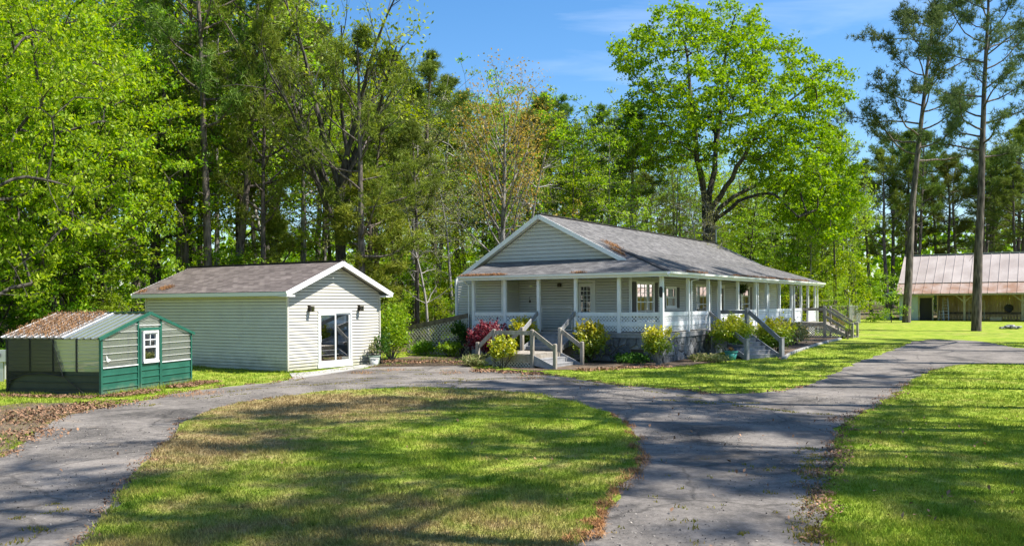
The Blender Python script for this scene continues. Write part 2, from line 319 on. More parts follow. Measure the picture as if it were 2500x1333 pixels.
def bark_mat(name, c1, c2, sc_=9.0):
    m, nt, b, o = new_mat(name); L = nt.links.new; tc = N(nt, 'ShaderNodeTexCoord'); mp = N(nt, 'ShaderNodeMapping'); mp.inputs['Scale'].default_value = (1, 1, 0.22)
    L(tc.outputs['Object'], mp.inputs[0]); vo = N(nt, 'ShaderNodeTexVoronoi', Scale=sc_); L(mp.outputs[0], vo.inputs['Vector'])
    n = N(nt, 'ShaderNodeTexNoise', Scale=sc_ * 0.6, Detail=6.0); L(mp.outputs[0], n.inputs['Vector'])
    a = N(nt, 'ShaderNodeMath', operation='MULTIPLY'); L(vo.outputs[0], a.inputs[0]); L(n.outputs[0], a.inputs[1])
    r = N(nt, 'ShaderNodeValToRGB'); L(a.outputs[0], r.inputs[0]); e = r.color_ramp.elements
    e[0].position = 0.08; e[0].color = rgba(c1); e[1].position = 0.42; e[1].color = rgba(c2)
    oi = N(nt, 'ShaderNodeObjectInfo'); mr = N(nt, 'ShaderNodeMapRange'); mr.inputs['To Min'].default_value = 0.75; mr.inputs['To Max'].default_value = 1.25; L(oi.outputs['Random'], mr.inputs[0])
    h = N(nt, 'ShaderNodeHueSaturation'); L(mr.outputs[0], h.inputs['Value']); L(r.outputs[0], h.inputs['Color']); L(h.outputs[0], b.inputs['Base Color'])
    bp = N(nt, 'ShaderNodeBump', Strength=0.8, Distance=0.05); L(a.outputs[0], bp.inputs['Height']); L(bp.outputs[0], b.inputs['Normal']); b.inputs['Roughness'].default_value = 0.95
    return m

M = {}
M['lawn'] = lawn_mat(); M['blade'] = blade_mat(); M['asphalt'] = asphalt_mat()
M['concrete'] = P('concrete', (0.27, 0.26, 0.25), 0.9, (0.40, 0.38, 0.35), 3.0, 0.3)
M['forest_floor'] = P('forest_floor', (0.055, 0.055, 0.018), 0.95, (0.16, 0.10, 0.045), 1.4, 0.8, 14, lo=0.4, hi=0.66)
M['mulch'] = P('mulch', (0.06, 0.045, 0.030), 0.95, (0.17, 0.115, 0.07), 5.0, 0.9, 30)
M['siding'] = P('siding', (0.51, 0.485, 0.42), 0.5, (0.56, 0.535, 0.465), 1.5, spec=0.3, grime=(0.1, 0.9))
M['siding_house'] = P('siding_house', (0.50, 0.49, 0.455), 0.5, (0.55, 0.54, 0.50), 1.5, spec=0.3, grime=(1.3, 1.8))
M['white'] = P('white_trim', (0.74, 0.74, 0.73), 0.45, (0.80, 0.80, 0.79), 2.0, spec=0.35)
M['porch_white'] = P('porch_white', (0.70, 0.71, 0.71), 0.5, (0.79, 0.79, 0.78), 3.0, spec=0.3)
M['soffit'] = P('soffit', (0.66, 0.65, 0.60), 0.6)
M['deck'] = P('deck_grey', (0.26, 0.25, 0.24), 0.8, (0.36, 0.35, 0.33), 4.0)
M['wood'] = P('weathered_wood', (0.22, 0.185, 0.145), 0.85, (0.37, 0.335, 0.285), 5.0, 0.4, 30, island=0.12, stretch=(1, 1, 0.35))
M['wood_dark'] = P('dark_wood', (0.09, 0.07, 0.05), 0.85, (0.19, 0.15, 0.11), 5.0, 0.4, 30)
M['wood_grey'] = P('grey_painted_wood', (0.20, 0.20, 0.205), 0.75, (0.31, 0.31, 0.31), 5.0, 0.2, 30, island=0.1)
M['lattice_tan'] = P('lattice_tan', (0.44, 0.39, 0.31), 0.8, (0.55, 0.50, 0.42), 3.0)
M['shingle'] = shingle_mat('house_shingle', (0.12, 0.115, 0.115), (0.215, 0.205, 0.20))
M['shingle_shed'] = shingle_mat('shed_shingle', (0.12, 0.098, 0.092), (0.215, 0.18, 0.165))
M['stone'] = P('field_stone', (0.085, 0.088, 0.092), 0.85, (0.22, 0.225, 0.225), 5.0, 0.7, 18, island=0.4)
M['mortar'] = P('mortar', (0.27, 0.26, 0.245), 0.95, (0.36, 0.35, 0.33), 6.0, 0.4)
M['glass'] = GLASS('window_glass', (0.55, 0.58, 0.58), 0.2)
M['poly'] = GLASS('clear_corrugated_plastic', (0.72, 0.74, 0.72), 0.25, 0.12, haze=0.42, hazecol=(0.58, 0.61, 0.53))
M['green_steel'] = P('green_steel', (0.013, 0.090, 0.060), 0.42, (0.024, 0.125, 0.085), 2.0, spec=0.45, grime=(0.02, 0.35))
M['mesh_black'] = GLASS('black_shade_net', (0.7, 0.7, 0.67), 0.0, 0.6, haze=0.42, hazecol=(0.015, 0.016, 0.014))
M['black'] = P('black_plastic', (0.012, 0.012, 0.013), 0.5)
M['dark'] = P('dark_shutter', (0.02, 0.021, 0.024), 0.55)
M['dark_room'] = P('dark_room', (0.05, 0.045, 0.04), 0.9)
M['blind'] = P('grey_blind', (0.24, 0.245, 0.25), 0.6)
M['curtain'] = P('curtain', (0.55, 0.42, 0.36), 0.8, (0.66, 0.55, 0.47), 4.0)
M['bronze'] = P('bronze_metal', (0.05, 0.04, 0.03), 0.45, metal=0.6)
M['steel'] = P('galvanised_steel', (0.42, 0.43, 0.44), 0.45, (0.5, 0.5, 0.5), 5.0, metal=0.6)
M['tin'] = P('weathered_tin_roof', (0.33, 0.275, 0.25), 0.55, (0.46, 0.40, 0.37), 0.5, 0.1, 8, metal=0.15)
M['rust'] = P('rusty_tin_roof', (0.25, 0.14, 0.085), 0.6, (0.38, 0.30, 0.26), 0.9, 0.1, 8, metal=0.1)
M['barn_wood'] = P('barn_board', (0.36, 0.25, 0.11), 0.85, (0.52, 0.39, 0.19), 2.0, 0.3, 20, island=0.14, stretch=(1, 1, 0.2))
M['barn_post'] = P('barn_post', (0.30, 0.255, 0.165), 0.85, (0.40, 0.35, 0.24), 4.0)
M['pale_blue'] = P('pale_blue_paint', (0.40, 0.47, 0.48), 0.7, (0.48, 0.54, 0.54), 2.0)
M['red'] = P('red_paint', (0.36, 0.025, 0.015), 0.35)
M['rubber'] = P('rubber', (0.02, 0.02, 0.02), 0.8)
M['teal'] = P('teal_plastic', (0.03, 0.20, 0.17), 0.45)
M['pot_dark'] = P('dark_glazed_pot', (0.05, 0.058, 0.068), 0.5, (0.09, 0.095, 0.105), 8.0)
M['pot_red'] = P('worn_red_pot', (0.16, 0.085, 0.065), 0.6, (0.20, 0.165, 0.15), 6.0)
M['bucket'] = P('white_bucket', (0.52, 0.52, 0.47), 0.6, (0.62, 0.62, 0.57), 7.0)
M['pot_green'] = P('grey_green_pot', (0.20, 0.27, 0.21), 0.6, (0.27, 0.34, 0.27), 6.0)
M['soil'] = P('soil', (0.05, 0.035, 0.025), 0.95)
M['needle_litter'] = P('pine_needle_litter', (0.27, 0.12, 0.04), 0.9, (0.42, 0.22, 0.085), 8.0, island=0.35)
M['leaf_litter'] = P('dry_leaf_litter', (0.16, 0.085, 0.045), 0.9, (0.30, 0.17, 0.095), 8.0, island=0.4)
M['bark_pine'] = bark_mat('pine_bark', (0.035, 0.028, 0.024), (0.17, 0.135, 0.115), 7.0)
M['bark_dark'] = bark_mat('dark_bark', (0.025, 0.021, 0.018), (0.105, 0.09, 0.075), 9.0)
M['bark_grey'] = bark_mat('grey_bark', (0.10, 0.09, 0.08), (0.32, 0.30, 0.27), 8.0)
M['twig'] = P('dead_twig', (0.25, 0.23, 0.21), 0.9, (0.38, 0.36, 0.33), 4.0)
M['leaf_bright'] = LEAF('bright_spring_leaf', [(0.095, 0.185, 0.008), (0.20, 0.32, 0.014), (0.37, 0.46, 0.035)], trans=0.45, objvar=0.16)
M['leaf_oak'] = LEAF('oak_leaf', [(0.10, 0.20, 0.008), (0.20, 0.33, 0.014), (0.34, 0.44, 0.03)], trans=0.45, objvar=0.0)
M['leaf_lime'] = LEAF('lime_leaf', [(0.15, 0.26, 0.014), (0.27, 0.39, 0.03), (0.40, 0.49, 0.06)], trans=0.45, objvar=0.12)
M['leaf_sap'] = LEAF('sapling_leaf', [(0.10, 0.20, 0.012), (0.19, 0.32, 0.018), (0.31, 0.42, 0.04)], trans=0.48, objvar=0.16)
M['leaf_bud'] = LEAF('golden_bud', [(0.36, 0.23, 0.04), (0.46, 0.33, 0.06), (0.36, 0.36, 0.07)], trans=0.35, objvar=0.1)
M['leaf_grey'] = LEAF('sparse_olive_leaf', [(0.16, 0.19, 0.05), (0.25, 0.28, 0.08), (0.36, 0.38, 0.11)], trans=0.35, objvar=0.15)
M['needle'] = LEAF('pine_needle', [(0.075, 0.115, 0.020), (0.13, 0.18, 0.028), (0.21, 0.255, 0.045)], trans=0.25, objvar=0.22)
M['needle_lime'] = LEAF('young_pine_needle', [(0.14, 0.19, 0.02), (0.21, 0.27, 0.03), (0.31, 0.35, 0.055)], trans=0.3, objvar=0.12)
M['needle_dark'] = LEAF('dark_pine_needle', [(0.065, 0.095, 0.032), (0.11, 0.15, 0.05), (0.18, 0.22, 0.07)], trans=0.2, objvar=0.08)
M['leaf_red'] = LEAF('red_maple_leaf', [(0.10, 0.010, 0.020), (0.20, 0.022, 0.042), (0.33, 0.075, 0.09)], trans=0.35, objvar=0.0, gloss=0.04)
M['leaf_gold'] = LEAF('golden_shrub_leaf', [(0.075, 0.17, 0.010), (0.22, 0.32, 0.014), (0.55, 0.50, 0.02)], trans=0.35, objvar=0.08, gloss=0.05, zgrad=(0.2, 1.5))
M['leaf_yellow'] = LEAF('yellow_shrub_leaf', [(0.16, 0.24, 0.012), (0.40, 0.42, 0.015), (0.55, 0.50, 0.03)], trans=0.35, objvar=0.05, gloss=0.05)
M['leaf_hedge'] = LEAF('hedge_leaf', [(0.12, 0.16, 0.035), (0.24, 0.25, 0.09), (0.40, 0.26, 0.12)], trans=0.25, objvar=0.05, gloss=0.06)
M['leaf_dark'] = LEAF('dark_shrub_leaf', [(0.022, 0.06, 0.010), (0.045, 0.11, 0.012), (0.085, 0.16, 0.02)], trans=0.35, objvar=0.1)
M['leaf_straw'] = LEAF('straw_leaf', [(0.10, 0.17, 0.03), (0.26, 0.28, 0.10), (0.40, 0.34, 0.18)], trans=0.3, objvar=0.0)
M['leaf_russet'] = LEAF('russet_twig', [(0.25, 0.12, 0.05), (0.32, 0.20, 0.07), (0.25, 0.22, 0.06)], trans=0.3, objvar=0.0)
M['shaded_steel'] = P('shaded_netted_steel', (0.018, 0.028, 0.014), 0.6, (0.03, 0.04, 0.02), 3.0)  # darker copy of the green steel, shade and black net in its colour
M['needle_mid'] = LEAF('mid_pine_needle', [(0.10, 0.15, 0.018), (0.17, 0.225, 0.028), (0.26, 0.305, 0.045)], trans=0.3, objvar=0.12)
M['rib'] = P('pale_plastic_rib', (0.50, 0.51, 0.47), 0.4, (0.58, 0.58, 0.54), 3.0)
M['leaf_near'] = LEAF('near_spring_leaf', [(0.13, 0.25, 0.010), (0.26, 0.40, 0.018), (0.42, 0.52, 0.05)], trans=0.5, objvar=0.05)
M['roof_litter'] = P('roof_pine_litter', (0.24, 0.115, 0.040), 0.9, (0.38, 0.21, 0.09), 8.0, island=0.35)
# ------------------------------------------------------------------ ground
rng = np.random.default_rng(7); random.seed(7)
def ground_sheet():
    xs = sorted(set([-700, -400, -250, -160] + list(range(-110, 111, 4)) + [160, 250, 400, 700]))
    ys = sorted(set([-700, -300, -100, -40] + list(range(-20, 121, 3)) + [30] + [160, 220, 300, 450, 700, 1100]))
    V = [(x, y, gz(y)) for y in ys for x in xs]; n = len(xs)
    Fs = [(j * n + i, j * n + i + 1, (j + 1) * n + i + 1, (j + 1) * n + i) for j in range(len(ys) - 1) for i in range(n - 1)]
    tag(np_obj('lawn', V, Fs, M['lawn']), 'mown green front lawn with straw coloured patches', kind='structure')
ground_sheet()
def rough_outline(pts, amp, seed, step=0.35):
    r = random.Random(seed); o = []
    for i in range(len(pts)):
        a = Vector((pts[i][0], pts[i][1])); b = Vector((pts[(i + 1) % len(pts)][0], pts[(i + 1) % len(pts)][1]))
        L_ = (b - a).length; n = max(1, int(L_ / step)); nr = Vector((-(b - a).y, (b - a).x)).normalized() if L_ > 0 else Vector((0, 0))
        sc_ = amp if (abs(a.x) < 40 and a.y < 60 and a.y > 5) else 0
        for k in range(n):
            t = k / n; o.append(a.lerp(b, t) + nr * (r.gauss(0, sc_ * 0.5) + (sc_ * 0.8 * math.sin(k * 0.9 + i)) * (0 if k == 0 else 1)))
    return [(p.x, p.y) for p in o]
def smooth_outline(pts, it=2):
    for _ in range(it):
        o = []
        for i in range(len(pts)):
            a = pts[i]; b = pts[(i + 1) % len(pts)]
            o.append((a[0] * .75 + b[0] * .25, a[1] * .75 + b[1] * .25)); o.append((a[0] * .25 + b[0] * .75, a[1] * .25 + b[1] * .75))
        pts = o
    return pts
import bmesh
def sheet(name, outline, lift, mat, label, thick=0.0):
    bm = bmesh.new(); vs = [bm.verts.new((x, y, 0)) for x, y in outline]; f = bm.faces.new(vs); f.normal_update()
    if f.normal.z < 0: f.normal_flip()
    bmesh.ops.triangulate(bm, faces=bm.faces[:])
    y = 30.0
    while y < 110:
        bmesh.ops.bisect_plane(bm, geom=bm.verts[:] + bm.edges[:] + bm.faces[:], plane_co=(0, y, 0), plane_no=(0, 1, 0)); y += 8
    for v in bm.verts: v.co.z = gz(v.co.y) + lift
    if thick:
        be = [e for e in bm.edges if e.is_boundary]; r = bmesh.ops.extrude_edge_only(bm, edges=be)
        for v in [q for q in r['geom'] if isinstance(q, bmesh.types.BMVert)]: v.co.z -= thick
    me = bpy.data.meshes.new(name); bm.to_mesh(me); bm.free(); me.materials.append(mat)
    return tag(link(bpy.data.objects.new(name, me)), label, kind='structure')
def GP(l): return [G(*p)[:2] for p in l]
ISL_PX = [(202, 1330), (266, 1253), (295, 1199), (330, 1160), (360, 1130), (374, 1109), (425, 1069), (454, 1030), (540, 994), (659, 976), (800, 956), (900, 953), (1016, 947),
          (1124, 952), (1304, 963), (1412, 988), (1484, 1010), (1531, 1053), (1556, 1082), (1560, 1121), (1538, 1161), (1502, 1204), (1466, 1258), (1430, 1305), (1408, 1333)]
island = GP(ISL_PX) + [(0.3, 8.0), (-0.5, 6.5), (-2.4, 6.2), (-3.9, 7.6)]
OUT_PX = [(0, 1120), (29, 1105), (72, 1062), (119, 1033), (162, 1015), (252, 992), (360, 977), (420, 962), (486, 952), (576, 941), (702, 931), (716, 921), (905, 897), (1000, 889), (1130, 889),
          (1170, 905), (1290, 912), (1412, 924), (1484, 939), (1592, 947), (1700, 956), (1724, 963), (1890, 958), (1973, 942), (2056, 900), (2106, 880), (2181, 855), (2243, 828), (2388, 832), (2430, 840), (2500, 853)]
IN_PX = [(2500, 890), (2368, 887), (2285, 898), (2222, 929), (2181, 967), (2119, 1000), (2048, 1029), (2040, 1079), (2032, 1124), (2007, 1166), (2007, 1236), (2003, 1333)]
a0 = G(2500, 853); a1 = G(2500, 890)
drive = GP(OUT_PX) + [(a0[0] + 22, a0[1] - 9), (a1[0] + 18, a1[1] - 9)] + GP(IN_PX) + [(3.0, 7.5), (2.6, 4.0), (0, 1.5), (-4, 1.0), (-8.5, 4.0), (-10.2, 9.0), (-10.0, 13)]
sheet('driveway', rough_outline(smooth_outline(drive, 1), 0.10, 3), 0.012, M['asphalt'], 'worn grey asphalt driveway looping round the lawn')
sheet('lawn_island', rough_outline(smooth_outline(island, 1), 0.09, 5), 0.045, M['lawn'], 'oval lawn inside the driveway loop', thick=0.06)
sheet('forest_floor', [(-120, 20), (-22, 22), (-19, 27.5), (-17.5, 36), (-14, 41.5), (-6.5, 42.5), (-1, 46), (6, 52), (14, 64), (24, 66), (34, 87), (60, 92), (140, 80), (140, 240), (-160, 240), (-160, 20)], 0.02, M['forest_floor'], 'brown leaf strewn floor of the woods')
sheet('apron', GP([(706, 913), (770, 908), (900, 889), (915, 893), (850, 906), (760, 920), (716, 926)]), 0.03, M['concrete'], 'pale concrete apron before the sliding door', thick=0.05)
bed1 = GP([(905, 897), (900, 888), (1000, 870), (1140, 875), (1170, 890), (1290, 905), (1405, 904), (1480, 902), (1560, 899), (1640, 897), (1720, 888), (1790, 880), (1790, 874), (1640, 870), (1180, 868), (925, 880)])
sheet('mulch_bed', rough_outline(bed1, 0.12, 8), 0.022, M['mulch'], 'dark mulch bed with dry leaves along the porch')
bed2 = GP([(1905, 880), (1930, 862), (1990, 840), (2050, 828), (2050, 822), (1960, 818), (1880, 850)])
sheet('garden_bed', rough_outline(bed2, 0.06, 9), 0.022, M['mulch'], 'bed of bare soil edged with stone beside the side porch')
sheet('leaf_bed', rough_outline(GP([(-30, 1110), (-30, 1000), (60, 985), (160, 985), (240, 986), (160, 1012), (110, 1032), (70, 1062), (30, 1104)]), 0.14, 10), 0.022, M['mulch'], 'brown leaf covered verge left of the driveway')

# ------------------------------------------------------------------ building helpers
def course_boards(parent, p0, d, n, L_, z0, z1, ex, mat, openings=(), lim=None, name='siding_board', proud=0.022, back=0.05, mid=None):
    """one lapped board per course, cut round the openings; lim(z) -> (a0,a1) trims gables"""
    p0 = Vector(p0); d = Vector(d).normalized(); n = Vector(n).normalized(); z = z0
    while z < z1 - 0.005:
        zt = min(z + ex, z1)
        cuts = sorted(set([z, zt] + [q for o in openings for q in (o[2], o[3]) if z + 0.01 < q < zt - 0.01]))
        for c0, c1 in zip(cuts[:-1], cuts[1:]):
            lb = lim(c0) if lim else (0, L_); lt = lim(c1 - 0.016) if lim else (0, L_)
            if lb[1] - lb[0] < 0.05: continue
            if lt[1] < lt[0]: m_ = (lt[0] + lt[1]) / 2; lt = (m_ - .002, m_ + .002)
            segs = [(lb[0], lb[1], lt[0], lt[1])]
            for o in openings:
                if o[2] < c1 - 0.005 and o[3] > c0 + 0.005:
                    ns = []
                    for s in segs:
                        if o[1] <= s[0] or o[0] >= s[1]: ns.append(s); continue
                        if o[0] > s[0] + .01: ns.append((s[0], o[0], s[2], o[0]))
                        if o[1] < s[1] - .01: ns.append((o[1], s[1], o[1], s[3]))
                    segs = ns
            k0 = (c0 - z) / ex; k1 = (c1 - z) / ex; gp = .016 if c1 == zt else .002
            for s in segs:
                ob = proud + (-0.004 - proud) * k0; ot = proud + (-0.004 - proud) * k1; zz = c1 - gp
                q = lambda a, zc, off: p0 + d * a + n * off + Vector((0, 0, zc))
                vs = [q(s[0], c0, -back), q(s[1], c0, -back), q(s[1], c0, ob), q(s[0], c0, ob), q(s[2], zz, -back), q(s[3], zz, -back), q(s[3], zz, ot), q(s[2], zz, ot)]
                MB().add(vs, [(0, 3, 2, 1), (4, 5, 6, 7), (0, 1, 5, 4), (2, 3, 7, 6), (1, 2, 6, 5), (3, 0, 4, 7)]).build(name, mat, parent)
        z += ex
def clip(poly, k, val, keep_ge):
    o = []
    for i in range(len(poly)):
        a = poly[i]; b = poly[(i + 1) % len(poly)]; ia = (a[k] >= val) == keep_ge; ib = (b[k] >= val) == keep_ge
        if ia: o.append(a)
        if ia != ib and a[k] != b[k]:
            t = (val - a[k]) / (b[k] - a[k]); o.append(tuple(a[j] + t * (b[j] - a[j]) for j in range(2)))
    return o
def shingle_roof(mb, pts, ex=0.145, lift=0.011):
    """pts: flat polygon, first edge along the eave. every course laps the one below"""
    P_ = [Vector(p) for p in pts]; o = P_[0]; e = (P_[1] - P_[0]).normalized(); n = e.cross(P_[2] - P_[0]).normalized()
    if n.z < 0: n = -n
    up = n.cross(e).normalized()
    if up.z < 0: up = -up
    poly = [((p - o).dot(e), (p - o).dot(up)) for p in P_]
    if sum(poly[i][0] * poly[(i + 1) % len(poly)][1] - poly[(i + 1) % len(poly)][0] * poly[i][1] for i in range(len(poly))) < 0: poly = poly[::-1]
    b0 = min(p[1] for p in poly); b1 = max(p[1] for p in poly); k = int((b1 - b0) / ex) + 1
    for i in range(k):
        lo = b0 + i * ex; hi = lo + ex; q = clip(clip(poly, 1, lo, True), 1, hi, False)
        if len(q) < 3: continue
        w3 = lambda a, b, h: o + e * a + up * b + n * h
        vs = [w3(a, b, lift * (1 - (b - lo) / ex) + 0.002) for a, b in q]; fs = [tuple(range(len(q)))]; uv = [(a + 100, b + 100) for a, b in q]
        low = [j for j, (a, b) in enumerate(q) if abs(b - lo) < 1e-5]
        if len(low) == 2:
            for j in low: vs.append(w3(q[j][0], q[j][1], -0.004)); uv.append((q[j][0] + 100, q[j][1] + 99.999))
            fs.append((low[0], low[1], len(vs) - 1, len(vs) - 2))
        mb.add(vs, fs, uv)
def window(parent, p0, d, n, a0, a1, z0, z1, cols, rows, mat='white', trim=0.09, sash=True, curtain=None, name='window', glass='glass', depth=0.05, upper_only=None):
    """frame with a pane, muntins and whatever hangs behind the glass"""
    p0 = Vector(p0); d = Vector(d).normalized(); n = Vector(n).normalized(); z = Vector((0, 0, 1))
    rot = Matrix((( d.x, n.x, 0), (d.y, n.y, 0), (0, 0, 1))).to_4x4()
    def B(mb, aa, ab, za, zb, o0, o1):
        q = [p0 + d * a + n * o + z * zz for zz in (za, zb) for o in (o0, o1) for a in (aa, ab)]
        return mb.add(q, [(0, 2, 3, 1), (4, 5, 7, 6), (0, 1, 5, 4), (2, 6, 7, 3), (0, 4, 6, 2), (1, 3, 7, 5)])
    f = MB(); B(f, a0 - trim, a1 + trim, z1, z1 + trim, -.03, depth); B(f, a0 - trim, a1 + trim, z0 - trim, z0, -.03, depth + .012)
    B(f, a0 - trim, a0, z0, z1, -.03, depth - .002); B(f, a1, a1 + trim, z0, z1, -.03, depth - .002)
    fr = f.build(name, M[mat], parent)
    zm = (z0 + z1) / 2
    g = MB(); B(g, a0, a1, z0, z1, -.012, -.006); g.build('pane', M[glass], fr)
    m = MB(); s = .022
    B(m, a0, a0 + .04, z0, z1, -.004, .02); B(m, a1 - .04, a1, z0, z1, -.004, .02); B(m, a0 + .04, a1 - .04, z0, z0 + .05, -.004, .02); B(m, a0 + .04, a1 - .04, z1 - .04, z1, -.004, .02)
    if sash: B(m, a0 + .04, a1 - .04, zm - .025, zm + .025, -.004, .024)
    lo = upper_only if upper_only is not None else z0
    for i in range(1, cols): a = a0 + (a1 - a0) * i / cols; B(m, a - s / 2, a + s / 2, max(lo, z0) + .04, z1 - .04, -.003, .015)
    for i in range(1, rows):
        zz = lo + (z1 - lo) * i / rows
        if sash and abs(zz - zm) < .05: continue
        B(m, a0 + .04, a1 - .04, zz - s / 2, zz + s / 2, -.0025, .016)
    m.build('muntin', M[mat], fr)
    r = MB(); B(r, a0 - .05, a1 + .05, z0 - .05, z1 + .05, -.42, -.40); r.build('dark_interior', M['dark_room'], fr)
    if curtain:
        c = MB()
        for (ca, cb, cza, czb) in curtain:
            k = max(3, int((cb - ca) / .05)); q = []
            for i in range(k + 1):
                a = ca + (cb - ca) * i / k; q.append((a, -.06 - .02 * (i % 2)))
            for (x0, o0), (x1, o1) in zip(q[:-1], q[1:]):
                vs = [p0 + d * x0 + n * o0 + z * cza, p0 + d * x1 + n * o1 + z * cza, p0 + d * x1 + n * o1 + z * czb, p0 + d * x0 + n * o0 + z * czb]
                c.add(vs, [(0, 1, 2, 3)])
        c.build('curtain', M['curtain'], fr)
    return fr
def lattice(parent, p0, d, n, a0, a1, z0, z1, mat, pitch=0.15, wd=0.042, ztop=None, label=None):
    p0 = Vector(p0); d = Vector(d).normalized(); n = Vector(n).normalized(); mb = MB()
    H = z1 - z0
    for sg, off in ((1, .008), (-1, -.008)):
        c = a0 - H - pitch
        while c < a1 + H + pitch:
            pts = []
            for (a, zz) in ((c, z0), (c + sg * H, z1)): pts.append([a, zz])
            (xa, za), (xb, zb) = pts
            def cl(xa, za, xb, zb):
                t0, t1 = 0.0, 1.0; dx = xb - xa
                for lim_, s in ((a0, 1), (a1, -1)):
                    f0 = s * (xa - lim_); f1 = s * (xb - lim_)
                    if f0 < 0 and f1 < 0: return None
                    if f0 < 0: t0 = max(t0, f0 / (f0 - f1))
                    elif f1 < 0: t1 = min(t1, f0 / (f0 - f1))
                if ztop:
                    g0 = ztop(xa) - za; g1 = ztop(xb) - zb
                    if g0 < 0 and g1 < 0: return None
                    if g0 < 0: t0 = max(t0, g0 / (g0 - g1))
                    elif g1 < 0: t1 = min(t1, g0 / (g0 - g1))
                if t1 - t0 < .02: return None
                return xa + t0 * dx, za + t0 * (zb - za), xa + t1 * dx, za + t1 * (zb - za)
            q = cl(xa, za, xb, zb)
            if q: mb.beam(p0 + d * q[0] + n * off + Vector((0, 0, q[1])), p0 + d * q[2] + n * off + Vector((0, 0, q[3])), .012, wd, up=n.cross((d * (q[2] - q[0]) + Vector((0, 0, q[3] - q[1]))).normalized()))
            c += pitch
    o = mb.build('lattice', M[mat], parent); tag(o, label, kind='stuff'); return o
def obox(p0, d, n, a0, a1, z0, z1, o0, o1, mb=None):
    p0 = Vector(p0); d = Vector(d).normalized(); n = Vector(n).normalized(); z = Vector((0, 0, 1)); mb = mb or MB()
    q = [p0 + d * a + n * o + z * zz for zz in (z0, z1) for o in (o0, o1) for a in (a0, a1)]
    return mb.add(q, [(0, 2, 3, 1), (4, 5, 7, 6), (0, 1, 5, 4), (2, 6, 7, 3), (0, 4, 6, 2), (1, 3, 7, 5)])
X1, Y1, Z1 = Vector((1, 0, 0)), Vector((0, 1, 0)), Vector((0, 0, 1))
RZ = R(57.9)                                          # the house, the shed and the barn stand parallel
C0 = (6.07, 35.5, 0.0)
def HW(v, s, z=0.0):                                  # house axes (v along the side, s along the front) -> world
    c, s_ = math.cos(RZ), math.sin(RZ); return Vector((C0[0] + c * v - s_ * s, C0[1] + s_ * v + c * s, z))

# ------------------------------------------------------------------ the house: local x = along the side (v), y = along the front (s)
house = thing('house', 'long grey clapboard house with white wraparound porch and shingle roof', 'house', C0, RZ)
FL, BB, EZ = 1.30, 3.61, 3.80                         # porch floor, beam underside, eave
RIDGE_S, RIDGE_Z, HIP, HIPZ = 6.66, 6.65, 3.55, 5.06
SW, FW, FWB, LW, BW = 2.4, 2.2, 0.75, 10.75, 25.7     # side wall, front wall, left bay wall, left wall, back wall
roof = MB()
shingle_roof(roof, [(-.45, -.45, EZ), (26.6, -.45, EZ), (26.3, HIP, HIPZ), (HIP, HIP, HIPZ)])                      # right porch slope
KP = (HIPZ - EZ) / (HIP + .45)
zs = lambda v: EZ + KP * (v + .45)
shingle_roof(roof, [(-.45, 9.75, EZ), (-.45, -.45, EZ), (1.95, 1.95, zs(1.95)), (1.95, 9.5, zs(1.95))])            # front skirt
shingle_roof(roof, [(1.95, 3.2, zs(1.95)), (1.95, 1.95, zs(1.95)), (HIP, HIP, HIPZ)])
ks = (RIDGE_Z - HIPZ) / (RIDGE_S - HIP)
sv = lambda v: RIDGE_S - (RIDGE_Z - zs(v)) / ks       # where the skirt meets the main slope
shingle_roof(roof, [(HIP, HIP, HIPZ), (26.25, HIP, HIPZ), (26.1, RIDGE_S, RIDGE_Z), (HIP, RIDGE_S, RIDGE_Z)])
mz = lambda s: RIDGE_Z - ks * (RIDGE_S - s)
shingle_roof(roof, [(1.5, sv(1.5), mz(sv(1.5))), (1.5 + .02, sv(1.5), mz(sv(1.5))), (HIP, HIP, HIPZ), (HIP, RIDGE_S, RIDGE_Z), (1.5, RIDGE_S, RIDGE_Z)])
shingle_roof(roof, [(26.1, 11.1, 3.88), (1.5, 11.1, 3.88), (1.5, RIDGE_S, RIDGE_Z), (26.1, RIDGE_S, RIDGE_Z)])
rf = roof.build('roof', M['shingle'], house)
MB().beam((1.45, RIDGE_S, RIDGE_Z + .02), (26.15, RIDGE_S, RIDGE_Z + .02), .26, .03).build('ridge_cap', M['shingle'], rf)
MB().beam((-.42, -.42, EZ + .03), (HIP, HIP, HIPZ + .03), .2, .022).build('hip_cap', M['shingle'], rf)
# roof boards beneath the shingles
dk = MB()
def slab(mb, pts, t=.06): mb.prism([(p[0], p[1], p[2] - t - .012) for p in pts], (0, 0, t))
slab(dk, [(-.42, -.42, EZ), (26.55, -.42, EZ), (26.25, HIP, HIPZ), (HIP, HIP, HIPZ)]); slab(dk, [(-.42, 9.7, EZ), (-.42, -.42, EZ), (1.9, 1.9, zs(1.9)), (1.9, 9.48, zs(1.9))])
slab(dk, [(1.52, sv(1.5) + .02, mz(sv(1.5))), (26.2, sv(1.5) + 1.3, mz(sv(1.5) + 1.3)), (26.1, RIDGE_S, RIDGE_Z), (1.52, RIDGE_S, RIDGE_Z)]); slab(dk, [(26.1, 11.08, 3.89), (1.52, 11.08, 3.89), (1.52, RIDGE_S, RIDGE_Z), (26.1, RIDGE_S, RIDGE_Z)])
dk.build('roof_deck', M['soffit'], house)
